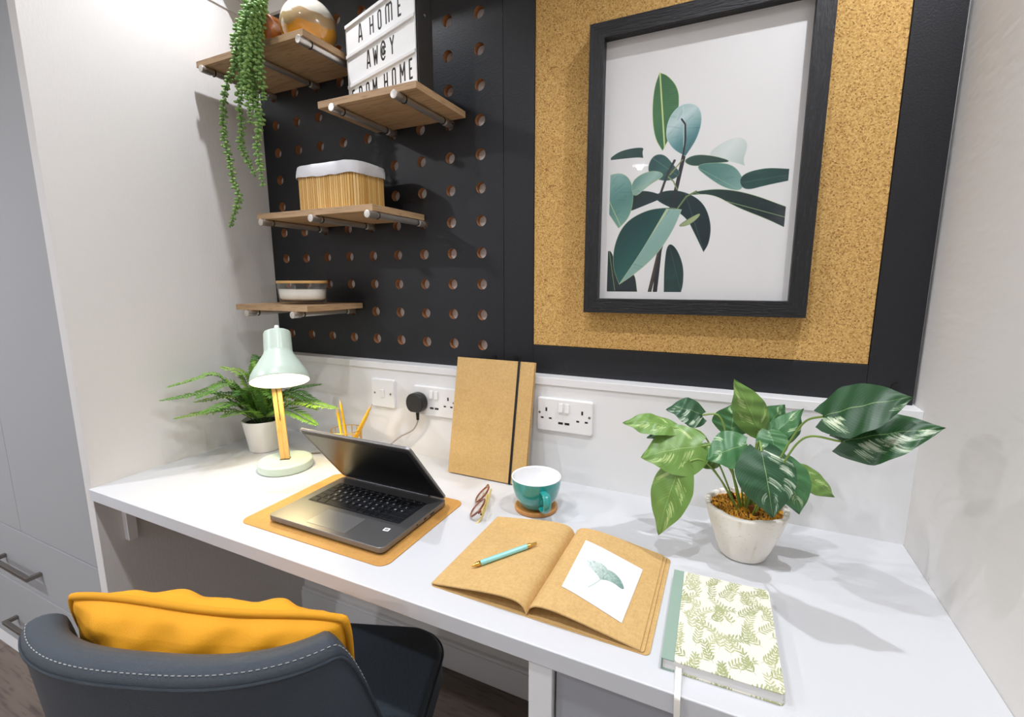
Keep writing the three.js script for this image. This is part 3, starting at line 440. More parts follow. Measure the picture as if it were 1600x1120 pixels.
// ---------------------------------------------------------------- switch, sockets, plug
function plate(w, h) { const g = new THREE.ExtrudeGeometry(roundRect(w - 0.006, h - 0.006, 0.003), { depth: 0.004, bevelEnabled: true, bevelSize: 0.003, bevelThickness: 0.0045, bevelSegments: 4, curveSegments: 6 }); return g; }
const ZU = ZW - 0.004;
{ const t = thing('light_switch', 'white single rocker light switch on the upstand', 'switch', [-0.322, 0.929, ZU]);
  part('face_plate', plate(0.088, 0.088), M.plastic, t, [0, 0, 0.0002]); part('rocker', box(0.016, 0.026, 0.006, 0.0015), M.plastic, t, [0, 0, 0.0098], [0.12, 0, 0]);
  for (const s of [-1, 1]) part('screw', cyl(0.0032, 0.0032, 0.002, 14).rotateX(Math.PI / 2), M.steel, t, [s * 0.03, 0, 0.0086]); }
function socket(x, y, label) {
  const t = thing('double_socket', label, 'socket', [x, y, ZU], 0, 'double wall sockets on the upstand');
  part('face_plate', plate(0.147, 0.087), M.plastic, t, [0, 0, 0.0002]);
  for (const s of [-1, 1]) {
    part('rocker', box(0.0115, 0.023, 0.006, 0.0012), M.plastic, t, [s * 0.0085, 0.021, 0.0098], [-0.1, 0, 0]);
    const cx = s * 0.0475;
    part('pin_slots', merge([box(0.0045, 0.0095, 0.0012, 0).translate(cx, 0.0135, 0), box(0.0075, 0.0042, 0.0012, 0).translate(cx - 0.011, -0.009, 0), box(0.0075, 0.0042, 0.0012, 0).translate(cx + 0.011, -0.009, 0)]), M.black, t, [0, 0, 0.0086], undefined, 'black pin slots');
    part('usb_port', box(0.0125, 0.0055, 0.0014, 0), M.black, t, [s * 0.0085, -0.019, 0.0086], undefined, 'black usb slot');
    part('screw', cyl(0.0032, 0.0032, 0.002, 14).rotateX(Math.PI / 2), M.steel, t, [s * 0.066, 0.004, 0.0082]);
  } return t; }
socket(-0.1345, 0.922, 'double socket with usb slots holding the black plug, partly behind the kraft folder');
socket(0.2585, 0.928, 'double socket with usb slots and nothing plugged in, right of the kraft folder');
{ const t = thing('mains_plug', 'black three pin plug with a grey cable in the wall socket', 'plug', [-0.1845, 0.919, ZU + 0.0095]);
  const s = new THREE.Shape(); s.moveTo(-0.012, -0.024); s.lineTo(0.012, -0.024); s.quadraticCurveTo(0.027, -0.018, 0.0265, 0.002); s.quadraticCurveTo(0.024, 0.026, 0, 0.0265); s.quadraticCurveTo(-0.024, 0.026, -0.0265, 0.002); s.quadraticCurveTo(-0.027, -0.018, -0.012, -0.024);
  part('plug_body', new THREE.ExtrudeGeometry(s, { depth: 0.018, bevelEnabled: true, bevelSize: 0.003, bevelThickness: 0.005, bevelSegments: 4, curveSegments: 10 }), std({ color: 0x1b1a19, roughness: 0.35 }), t, [0, 0, 0.0054]);
  part('strain_relief', merge([0, 1, 2, 3].map(i => cyl(0.0052 - i * 0.0004, 0.0056 - i * 0.0004, 0.0052, 12).translate(0, -0.028 - i * 0.0066, 0.012)).concat([cyl(0.0036, 0.0036, 0.03, 10).translate(0, -0.038, 0.012)])), M.rubber, t);
  part('cable', tube([[0, -0.05, 0.012], [-0.002, -0.06, 0.012], [-0.018, -0.085, 0.013], [-0.06, -0.11, 0.02], [-0.095, -0.14, 0.03], [-0.115, -0.1645, 0.05], [-0.15, -0.166, 0.09]], 0.0022, 60, 8), std({ color: 0xa39a92, roughness: 0.7 }), t, undefined, undefined, 'thin grey fabric cable'); }

// ---------------------------------------------------------------- papers on the desk
const kraftTex = dataTex(512, (u, v) => { const a = vnoise(u * 60, v * 60, 60, 60, 51), b = vnoise(u * 200, v * 40, 200, 40, 52), c = vnoise(u * 8, v * 8, 8, 8, 53), d = vnoise(u * 30, v * 230, 30, 230, 54); const k = (a - 0.5) * 10 + (b - 0.5) * 9 + (c - 0.5) * 6 + (d - 0.5) * 7; return [202 + k, 165 + k, 106 + k * 0.9]; });
M.kraft = std({ map: rep(kraftTex, 4), roughness: 0.8, side: THREE.DoubleSide });
M.paperEdge = std({ color: 0xc89a5c, roughness: 0.9, map: rep(dataTex(64, (u, v) => { const k = 215 + vnoise(u * 4, v * 32, 4, 32, 61) * 40; return [k, k, k]; }), 20) });
M.mat = std({ map: rep(kraftTex, 5), color: 0xf2dcb4, roughness: 0.6 });
single('desk_mat', metric(slab(0.4, 0.286, 0.002, 0.022, 0.0005)), M.mat, 'tan leather-look desk mat with rounded corners under the laptop', 'desk mat', [-0.117, DY, 0.393]);
{ // kraft folder standing against the ledge
  const w = 0.228, h = 0.318, th = 0.012, lean = Math.asin((0.123 - 0.047 - th) / h), t = thing('kraft_folder', 'brown kraft folder with a black elastic band leaning on the ledge', 'folder', [-0.047 + w / 2, DY, 0.121]);
  const G = g => { g.rotateX(-lean); return g; };
  part('back_cover', G(metric(span(-w / 2, w / 2, 0.0035, h, -th, -th + 0.0022, 0.0006))), M.kraft, t);
  part('front_cover', G(metric(span(-w / 2, w / 2 - 0.0455, 0.0035, h, -0.0022, 0, 0.0006))), M.kraft, t);
  part('front_flap', G(metric(span(w / 2 - 0.045, w / 2, 0.0035, h, -0.003, -0.0008, 0.0006))), M.kraft, t);
  part('paper_block', G(span(-w / 2 + 0.004, w / 2 - 0.003, 0.006, h - 0.003, -th + 0.0024, -0.0032, 0)), M.paperEdge, t);
  part('elastic_band', G(merge([span(w / 2 - 0.046, w / 2 - 0.0395, 0.002, h + 0.001, 0.0001, 0.0011, 0.0003), span(w / 2 - 0.046, w / 2 - 0.0395, h, h + 0.0012, -th, 0.001, 0.0003)])), M.black, t, undefined, undefined, 'black elastic band'); }
{ // open notebook: two page blocks arching away from the gutter, over its cover
  const xs = 0.366, zc = 0.4135, D = 0.252, t = thing('open_notebook', 'open kraft paper notebook lying flat at the desk edge', 'notebook', [xs, DY, zc]);
  const page = (s, w, lift) => { const H = x => { const k = x / w; return 0.0035 + lift * Math.pow(Math.sin(Math.PI * Math.min(1, Math.pow(k, 0.48))), 0.9) * (1 - 0.25 * k) + 0.003 * (1 - k) * smooth(0, 0.1, k); }, T = 0.0022; const n = 36;
    return { H, g: (() => { const a = surf(n, 1, (u, v) => [s * u * w, H(u * w) + T, (v - 0.5) * D * (s > 0 ? 1 : -1) * -1]); const b = surf(n, 1, (u, v) => [s * u * w, H(u * w), (v - 0.5) * D * (s > 0 ? 1 : -1)]); const e1 = surf(n, 1, (u, v) => [s * u * w, H(u * w) + T * v, D / 2]); const e2 = surf(n, 1, (u, v) => [s * u * w, H(u * w) + T * v, -D / 2]); const e3 = surf(1, 1, (u, v) => [s * w, H(w) + T * v, (u - 0.5) * D]); const g = merge([a, b, e1, e2, e3]); const p = g.attributes.position, uv = g.attributes.uv; for (let i = 0; i < p.count; i++) uv.setXY(i, p.getX(i), p.getZ(i)); return g; })() }; };
  const L = page(-1, 0.177, 0.0165), Rr = page(1, 0.174, 0.0185);
  part('left_pages', L.g, M.kraft, t); part('right_pages', Rr.g, M.kraft, t);
  part('lower_pages', metric(slab(0.178, D - 0.001, 0.0022, 0.004, 0.0004)), M.kraft, t, [0.0905, 0.0014, 0]);
  part('cover', metric(slab(0.366, D + 0.002, 0.0013, 0.008, 0.0003)), M.kraft, t, [0.004, 0.0001, 0]);
  M.cardH = x => DY + Rr.H(x - xs) + 0.0022; M.leftH = x => DY + L.H(xs - x) + 0.0022; }
{ // card with a ginkgo leaf on the right page
  const tx = canvasTex(512, 700, (c, w, h) => { c.fillStyle = '#e0dfdd'; c.fillRect(0, 0, w, h); c.save(); c.translate(250, 405);
    c.beginPath(); c.moveTo(0, 0); c.bezierCurveTo(-60, -70, -120, -70, -190, -88); c.bezierCurveTo(-190, -150, -140, -190, -80, -182); c.bezierCurveTo(-50, -205, 0, -190, 20, -160); c.bezierCurveTo(60, -190, 150, -150, 185, -60); c.bezierCurveTo(190, -40, 170, -34, 150, -38); c.bezierCurveTo(90, -60, 40, -40, 0, 0); c.closePath();
    const g = c.createLinearGradient(-190, -120, 185, -40); g.addColorStop(0, '#dfe4e1'); g.addColorStop(0.35, '#b9c8c1'); g.addColorStop(0.65, '#8fa89e'); g.addColorStop(1, '#6c8a80'); c.fillStyle = g; c.fill(); c.clip();
    for (let i = 0; i < 240; i++) { const a = rr(-2.9, -0.2), r = rr(30, 210); c.globalAlpha = rr(0.08, 0.3); c.fillStyle = rnd() > 0.5 ? '#557a70' : '#e6ece9'; c.beginPath(); c.ellipse(Math.cos(a) * r, Math.sin(a) * r, rr(3, 16), rr(2, 9), a, 0, 7); c.fill(); }
    c.restore(); c.globalAlpha = 0.9; c.strokeStyle = '#9db3aa'; c.lineWidth = 6; c.beginPath(); c.moveTo(250, 405); c.quadraticCurveTo(232, 470, 190, 560); c.stroke(); c.globalAlpha = 1; });
  const P = [[0.401, 0.332], [0.513, 0.357], [0.507, 0.506], [0.404, 0.482]];
  const g = surf(16, 16, (u, v) => { const a = lerp3([...P[3], 0], [...P[2], 0], v), b = lerp3([...P[0], 0], [...P[1], 0], v), q = lerp3(a, b, u); return [q[0], M.cardH(q[0]) + 0.0009, q[1]]; });
  g.translate(-0.456, -DY, -0.42); const und = surf(16, 16, (u, v) => { const a = lerp3([...P[2], 0], [...P[3], 0], v), b = lerp3([...P[1], 0], [...P[0], 0], v), q = lerp3(a, b, u); return [q[0] - 0.456, M.cardH(q[0]) + 0.0004 - DY, q[1] - 0.42]; }); { const uv = und.attributes.uv; for (let i = 0; i < uv.count; i++) uv.setXY(i, 0.01, 0.01); }
  single('art_card', merge([g, und]), std({ map: tx, roughness: 0.75 }), 'white card with a pale green ginkgo leaf on the open notebook', 'card', [0.456, DY, 0.42]); }
{ // mint pen on the left page
  const a = V(0.238, M.leftH(0.238) + 0.0058, 0.4865), b = V(0.321, M.leftH(0.321) + 0.0058, 0.386), L = a.distanceTo(b), t = thing('ballpoint_pen', 'mint green ballpoint pen with gold tips on the open notebook', 'pen', a.toArray());
  t.quaternion.setFromUnitVectors(V(0, 1, 0), b.clone().sub(a).normalize());
  part('barrel', lathe([[0, 0.017], [0.0044, 0.017], [0.0048, 0.0178], [0.0048, L - 0.021], [0.0044, L - 0.0202], [0, L - 0.02]], 24), phy({ color: 0x8fd0cf, roughness: 0.25, clearcoat: 0.7 }), t);
  part('tip', lathe([[0, 0], [0.001, 0], [0.0016, 0.003], [0.0034, 0.009], [0.0043, 0.0105], [0.0043, 0.0169], [0, 0.0169]], 20), M.gold, t, undefined, undefined, 'gold tip');
  part('push_button', lathe([[0, L], [0.0024, L], [0.0024, L - 0.011], [0.0042, L - 0.012], [0.0042, L - 0.0198], [0, L - 0.0198]], 20), M.gold, t, undefined, undefined, 'gold push button'); }
{ // patterned notebook
  const w = 0.146, d = 0.212, h = 0.017, t = thing('patterned_notebook', 'cream hardback notebook printed with green leafy sprigs and a ribbon marker', 'notebook', [0.64, DY, 0.446], R(1.5));
  const tx = canvasTex(1024, 1400, (c, W, H) => { c.fillStyle = '#e3dfd0'; c.fillRect(0, 0, W, H); const cols = ['#a8ad7e', '#b4b78c', '#9ba272'];
    const lf = (x, y, a, l) => { c.save(); c.translate(x, y); c.rotate(a); c.beginPath(); c.moveTo(0, 0); c.bezierCurveTo(l * 0.3, -l * 0.17, l * 0.8, -l * 0.16, l, 0); c.bezierCurveTo(l * 0.8, l * 0.15, l * 0.3, l * 0.15, 0, 0); c.fill(); c.restore(); };
    for (let j = 0; j < 9; j++) for (let i = -1; i < 9; i++) { let x = i * 128 + (j % 2) * 64 + rr(-20, 20), y = j * 185 + 190 + rr(-26, 26), a = -Math.PI / 2 + rr(-1, 1); const bend = rr(-0.16, 0.16); c.fillStyle = c.strokeStyle = cols[Math.floor(rnd() * 3)]; c.lineWidth = 4;
      const n = 6; for (let k = 0; k < n; k++) { const nx = x + Math.cos(a) * 38, ny = y + Math.sin(a) * 38; c.beginPath(); c.moveTo(x, y); c.lineTo(nx, ny); c.stroke(); const l = 78 - k * 3; lf(nx, ny, a + 0.8 + rr(-0.12, 0.12), l); lf(nx, ny, a - 0.8 + rr(-0.12, 0.12), l); x = nx; y = ny; a += bend; } lf(x, y, a, 60); } });
  const mk = std({ map: tx, roughness: 0.7 }), sp = 0.0165;
  const cov = y => { const g = slab(w - sp, d, 0.0015, 0.005, 0.0003); const p = g.attributes.position, uv = g.attributes.uv; for (let i = 0; i < p.count; i++) uv.setXY(i, p.getX(i) / (w - sp) + 0.5, 0.5 - p.getZ(i) / d); return part('cover', g, mk, t, [sp / 2, y, 0]); };
  cov(h - 0.0015); cov(0.0001);
  const spine = std({ color: 0x8ea596, roughness: 0.65 });
  part('spine', merge([span(-w / 2, -w / 2 + sp, h - 0.0014, h + 0.0002, -d / 2, d / 2, 0.0004), span(-w / 2, -w / 2 + sp, 0.0001, 0.0015, -d / 2, d / 2, 0.0004), span(-w / 2, -w / 2 + 0.0016, 0.0001, h, -d / 2, d / 2, 0.0004)]), spine, t, undefined, undefined, 'sage green cloth spine');
  part('page_block', span(-w / 2 + 0.002, w / 2 - 0.002, 0.0016, h - 0.0016, -d / 2 + 0.002, d / 2 - 0.002, 0), std({ color: 0xe2e0dd, roughness: 0.85 }), t, undefined, undefined, 'white page edges');
  const zf = ZF - 0.446, rb = (x, y, z) => [x, y, z]; const pts = [[-0.05, 0.0085, 0.09], [-0.05, 0.0075, 0.112], [-0.0495, 0.0025, 0.1265], [-0.049, 0.0018, zf - 0.004], [-0.0488, 0.0005, zf + 0.0022], [-0.0485, -0.006, zf + 0.0035], [-0.0475, -0.05, zf + 0.004], [-0.046, -0.12, zf + 0.0045]];
  const cv = new THREE.CatmullRomCurve3(pts.map(p => V(...p)), false, 'centripetal'), N = 60; const rib = (o, f) => surf(N, 1, (u, v) => { const p = cv.getPointAt(u), tg = cv.getTangentAt(u), n = V(0, tg.z, -tg.y).multiplyScalar(tg.z > 0 ? 1 : 1).normalize(); return [p.x + (v - 0.5) * 0.0075 * f, p.y + n.y * o, p.z + n.z * o]; });
  part('ribbon', merge([rib(0, 1), rib(0.0004, -1)]), std({ color: 0xefeae0, roughness: 0.5, side: THREE.DoubleSide }), t, undefined, undefined, 'cream satin ribbon hanging over the desk edge'); }

// ---------------------------------------------------------------- laptop
{ const x0 = -0.2555, x1 = 0.0575, z0 = 0.286, z1 = 0.511, yb = DY + 0.0022, W = x1 - x0, D = z1 - z0, H = 0.0165, cx = (x0 + x1) / 2, cz = (z0 + z1) / 2;
  const t = thing('laptop', 'dark grey laptop half open on the tan desk mat', 'laptop', [cx, yb, cz]);
  const shell = std({ color: 0x858484, roughness: 0.38, metalness: 0.8 }), shell2 = std({ color: 0x1d1d1f, roughness: 0.5 });
  const base = part('base', slab(W, D, H - 0.005, 0.012, 0.0012), shell, t, [0, 0.005, 0]);
  part('bottom_case', slab(W - 0.01, D - 0.01, 0.005, 0.01, 0.001), shell2, t, [0, 0.0006, 0]);
  part('feet', merge([[-1, -1], [1, -1], [-1, 1], [1, 1]].map(([a, b]) => cyl(0.006, 0.006, 0.0007, 12).translate(a * (W / 2 - 0.03), 0.0004, b * (D / 2 - 0.03)))), M.rubber, t);
  const kb = part('keyboard', slab(0.262, 0.1, 0.0004, 0.003, 0.0001), std({ color: 0x17181b, roughness: 0.5 }), t, [-0.102 - cx, H + 0.0001, 0.374 - cz], undefined, 'black keyboard deck');
  const letters = ['``1234567890-=', 'QWERTYUIOP[]', 'ASDFGHJKL;@#', '\\ZXCVBNM,./'];
  const KW = 0.258, KD = 0.097; const rows = [
    { n: 13, h: 0.0095, w: null }, { n: 14, h: 0.0165, w: [[13, 1.5]] }, { n: 14, h: 0.0165, w: [[0, 1.4]] }, { n: 14, h: 0.0165, w: [[0, 1.7]] }, { n: 12, h: 0.0165, w: [[0, 1.3], [11, 2.4]] }, { n: 10, h: 0.0165, w: [[0, 1.5], [1, 1.5], [2, 6], [3, 1.2], [4, 1.2]] }];
  const glyph = canvasTex(1024, 384, (c, w, h) => { c.fillStyle = '#1b1c20'; c.fillRect(0, 0, w, h); c.fillStyle = '#c9cbd0'; c.font = 'bold 26px sans-serif'; c.textAlign = 'center'; c.textBaseline = 'middle';
    let z = 0; rows.forEach((r, ri) => { const ws = Array.from({ length: r.n }, (_, i) => (r.w?.find(q => q[0] === i) ?? [0, 1])[1]), tot = ws.reduce((a, b) => a + b, 0); let x = 0; ws.forEach((k, i) => { const kw = k / tot; const ch = ri >= 1 && ri <= 4 ? (letters[ri - 1][ri === 1 ? i + 1 : i - 1] ?? '') : ri === 0 ? '•' : ''; if (ch && k < 2) c.fillText(ch, (x + kw / 2) * w, (z + r.h / 2) / KD * h); x += kw; }); z += r.h + 0.0008; }); });
  const keyMat = std({ map: glyph, roughness: 0.42 }), cache = {};
  let z = -KD / 2; for (const r of rows) { const ws = Array.from({ length: r.n }, (_, i) => (r.w?.find(q => q[0] === i) ?? [0, 1])[1]), tot = ws.reduce((a, b) => a + b, 0); let x = -KW / 2;
    for (const k of ws) { const kw = KW * k / tot, g = box(kw - 0.0026, 0.0012, r.h - 0.0022, 0.0004, 1); const p = g.attributes.position, uv = g.attributes.uv; for (let i = 0; i < p.count; i++) uv.setXY(i, (x + kw / 2 + p.getX(i)) / KW + 0.5, 1 - ((z + r.h / 2 + p.getZ(i)) / KD + 0.5)); part('key', g, keyMat, kb, [x + kw / 2, 0.0011, z + r.h / 2]); x += kw; } z += r.h + 0.0008; }
  part('trackpad', slab(0.108, 0.06, 0.0006, 0.003, 0.0002), std({ color: 0x9a9a9a, roughness: 0.3, metalness: 0.7 }), t, [-0.101 - cx, H, 0.468 - cz], undefined, 'smooth grey trackpad');
  part('sticker', slab(0.013, 0.011, 0.0003, 0.001, 0.0001), std({ map: canvasTex(64, 64, (c) => { c.fillStyle = '#f4f4f4'; c.fillRect(0, 0, 64, 64); c.fillStyle = '#222'; c.fillRect(16, 14, 32, 36); c.fillStyle = '#f4f4f4'; c.fillRect(24, 20, 18, 5); c.fillRect(24, 30, 14, 5); c.fillRect(24, 39, 18, 5); }), roughness: 0.5 }), t, [0.02 - cx, H + 0.0002, 0.452 - cz], [0, 0.1, 0], 'small white sticker with a dark mark');
  { const m = t.children[t.children.length - 1], p = m.geometry.attributes.position, uv = m.geometry.attributes.uv; for (let i = 0; i < p.count; i++) uv.setXY(i, p.getX(i) / 0.013 + 0.5, 0.5 - p.getZ(i) / 0.011); }
  part('side_ports', merge([span(0, 0.0006, 0.008, 0.0115, -0.06, -0.045, 0), span(0, 0.0006, 0.008, 0.0115, -0.03, -0.022, 0), span(0, 0.0006, 0.0085, 0.011, 0.0, 0.004, 0)]), M.black, t, [W / 2 - 0.0002, 0, 0]);
  // lid, hinged at the back and leaning forward over the keys
  const lid = part('lid', metric(slab(W, 0.207, 0.0055, 0.011, 0.001).translate(0, 0, 0.1035)), shell, t, [0, H + 0.0012, -D / 2 + 0.004], [-(Math.PI / 2 - R(38)), 0, 0], 'dark grey lid');
  part('bezel', slab(W - 0.008, 0.199, 0.0006, 0.008, 0.0002), std({ color: 0x111113, roughness: 0.5 }), lid, [0, -0.0006, 0.1035]);
  part('screen', box(W - 0.026, 0.0006, 0.171, 0), std({ color: 0x08080a, roughness: 0.3 }), lid, [0, -0.0009, 0.108], undefined, 'glossy black screen');
  part('hinge', cyl(0.0048, 0.0048, 0.22, 16).rotateZ(Math.PI / 2), std({ color: 0x3a3a3d, roughness: 0.35, metalness: 0.5 }), t, [0.0, H - 0.0005, -D / 2 + 0.0045]); }

// ---------------------------------------------------------------- mug, coaster, glasses, pencils
{ const t = single('coaster', lathe([[0, 0], [0.046, 0], [0.049, 0.002], [0.049, 0.008], [0.0475, 0.0095], [0.0425, 0.0095], [0.0415, 0.0065], [0, 0.006]], 64), std({ map: rep(woodTex([206, 150, 86], [190, 130, 68], [160, 100, 48], 81, 256), 1), roughness: 0.5 }), 'round turned wood coaster under the teal cup', 'coaster', [0.247, DY, 0.205]); }
{ const y = DY + 0.0062, t = thing('coffee_cup', 'large teal glazed cup with a white inside on the coaster', 'cup', [0.247, y, 0.205]);
  const teal = phy({ color: 0x1f8f8a, roughness: 0.16, clearcoat: 1, clearcoatRoughness: 0.08 }), H = 0.0735, Ro = 0.0565;
  const pr = [[0, 0], [0.027, 0], [0.029, 0.0015]]; for (let i = 1; i <= 20; i++) { const k = i / 20; pr.push([0.029 + (Ro - 0.029) * Math.pow(Math.sin(k * Math.PI / 2), 0.85), 0.0015 + (H - 0.003) * Math.pow(k, 1.25)]); }
  part('cup_outside', lathe(pr, 72), teal, t);
  const pi = [[Ro, H - 0.0015], [Ro - 0.0006, H], [Ro - 0.002, H], [Ro - 0.003, H - 0.0015]]; for (let i = 20; i >= 1; i--) { const k = i / 20; pi.push([0.026 + (Ro - 0.0295) * Math.pow(Math.sin(k * Math.PI / 2), 0.85) , 0.0045 + (H - 0.007) * Math.pow(k, 1.25)]); } pi.push([0, 0.0045]);
  part('cup_inside', lathe(pi, 72), phy({ color: 0xf2f2f2, roughness: 0.2, clearcoat: 0.8 }), t, undefined, undefined, 'glossy white inside');
  const d = V(0.62, 0, 0.78).normalize(), q = (r, h) => [d.x * r, h, d.z * r];
  const hp = [q(0.052, 0.056), q(0.064, 0.0585), q(0.078, 0.055), q(0.084, 0.042), q(0.079, 0.027), q(0.065, 0.017), q(0.046, 0.0155)], cv = new THREE.CatmullRomCurve3(hp.map(p => V(...p))), sd = V(-d.z, 0, d.x);
  part('handle', surf(48, 20, (u, v) => { const p = cv.getPointAt(u), tg = cv.getTangentAt(u), n = tg.clone().cross(sd).normalize(), a = v * Math.PI * 2; const o = p.addScaledVector(sd, Math.cos(a) * 0.0085).addScaledVector(n, Math.sin(a) * 0.0042); return [o.x, o.y, o.z]; }), teal, t); }
{ // folded spectacles standing on the lens rims
  const t = thing('spectacles', 'folded tortoiseshell spectacles with pale yellow arms on the desk', 'glasses', [0.126, DY, 0.262], R(-70));
  const tort = phy({ map: rep(dataTex(128, (u, v) => { const k = vnoise(u * 10, v * 10, 10, 10, 91); return k > 0.55 ? [60, 24, 12] : lerp3([170, 74, 30], [110, 44, 18], k * 1.6); }), 3), roughness: 0.2, clearcoat: 0.8 });
  const tilt = new THREE.Matrix4().makeTranslation(0, 0.0022, 0.012).multiply(new THREE.Matrix4().makeRotationX(R(-46)));
  for (const s of [-1, 1]) {
    const pts = []; for (let i = 0; i < 40; i++) { const a = i / 40 * Math.PI * 2; pts.push(V(s * 0.034 + 0.0265 * Math.sign(Math.cos(a)) * Math.pow(Math.abs(Math.cos(a)), 0.85), 0.0235 + 0.021 * Math.sign(Math.sin(a)) * Math.pow(Math.abs(Math.sin(a)), 0.85), 0)); }
    part('rim', new THREE.TubeGeometry(new THREE.CatmullRomCurve3(pts, true), 80, 0.0022, 8, true).applyMatrix4(tilt), tort, t);
    const ls = new THREE.Shape(pts.map(p => new THREE.Vector2(p.x, p.y))); part('lens', new THREE.ExtrudeGeometry(ls, { depth: 0.0012, bevelEnabled: false }).translate(0, 0, -0.0006).applyMatrix4(tilt), phy({ color: 0xffffff, transmission: 1, thickness: 0, roughness: 0.02, ior: 1.5 }), t, undefined, undefined, 'clear lens');
    part('hinge_end', box(0.008, 0.008, 0.006, 0.0015).translate(s * 0.064, 0.034, -0.001).applyMatrix4(tilt), tort, t);
    const a = s > 0 ? -0.008 : -0.0135; part('temple_arm', tube([[s * 0.066, 0.033, a], [s * 0.03, 0.0325, a - 0.001], [-s * 0.03, 0.03, a - 0.002], [-s * 0.056, 0.022, a - 0.003], [-s * 0.074, 0.006, a - 0.003]].map(p => V(...p).applyMatrix4(tilt)), 0.0026, 40, 8), std({ color: 0xd6c07a, roughness: 0.35 }), t, undefined, undefined, 'pale yellow arm');
  }
  part('bridge', tube([[-0.0085, 0.027, 0], [0, 0.031, 0.0015], [0.0085, 0.027, 0]].map(p => V(...p).applyMatrix4(tilt)), 0.0022, 16, 8), tort, t); }
const CUP = [-0.366, DY, 0.162];
{ const t = thing('wire_pencil_cup', 'gold wire pencil cup behind the laptop', 'pencil cup', CUP); const r = 0.043, H = 0.092;
  for (const y of [0.003, 0.032, 0.062, H]) part('ring_wire', new THREE.TorusGeometry(r - 0.004 * (1 - y / H), 0.0013, 8, 48).rotateX(Math.PI / 2), M.gold, t, [0, y, 0]);
  for (let i = 0; i < 16; i++) { const a = i / 16 * Math.PI * 2, b = a + 0.2; part('upright_wire', bar([Math.cos(a) * (r - 0.004), 0.003, Math.sin(a) * (r - 0.004)], [Math.cos(a) * r, H, Math.sin(a) * r], 0.0011, 0.0011, 6), M.gold, t); }
  part('base_plate', cyl(r - 0.0045, r - 0.0045, 0.0015, 40), M.gold, t, [0, 0.0016, 0]); }
{ const yel = std({ color: 0xf6c11c, roughness: 0.4 }), lead = std({ color: 0x2a2624, roughness: 0.5 }), cone = std({ color: 0xe0bd8a, roughness: 0.8 });
  const tips = [[-0.38, 0.934, 0.165, 'standing tallest in the left bunch'], [-0.391, 0.909, 0.17, 'leaning outermost left'], [-0.372, 0.915, 0.184, 'tucked inside the left bunch'], [-0.283, 0.922, 0.14, 'leaning furthest to the right'], [-0.304, 0.9, 0.128, 'leaning right beside its neighbour']];
  const feet = [[-0.35, 0.17], [-0.352, 0.181], [-0.346, 0.19], [-0.39, 0.15], [-0.384, 0.138]];
  tips.forEach(([x, y, z, d], i) => { const b = V(feet[i][0], DY + 0.0055, feet[i][1]), e = V(x, y, z), L = b.distanceTo(e), t = thing('pencil', 'sharpened yellow pencil in the wire cup, ' + d, 'pencil', b.toArray(), 0, 'yellow pencils in the wire cup'); t.quaternion.setFromUnitVectors(V(0, 1, 0), e.sub(b).normalize());
    part('shaft', cyl(0.0036, 0.0036, L - 0.017, 6).translate(0, (L - 0.017) / 2, 0), yel, t); part('sharpened_cone', cyl(0.0009, 0.0035, 0.013, 12).translate(0, L - 0.0105, 0), cone, t, undefined, undefined, 'bare wood cone'); part('lead_tip', cyl(0.0001, 0.0009, 0.004, 8).translate(0, L - 0.002, 0), lead, t, undefined, undefined, 'dark lead'); }); }

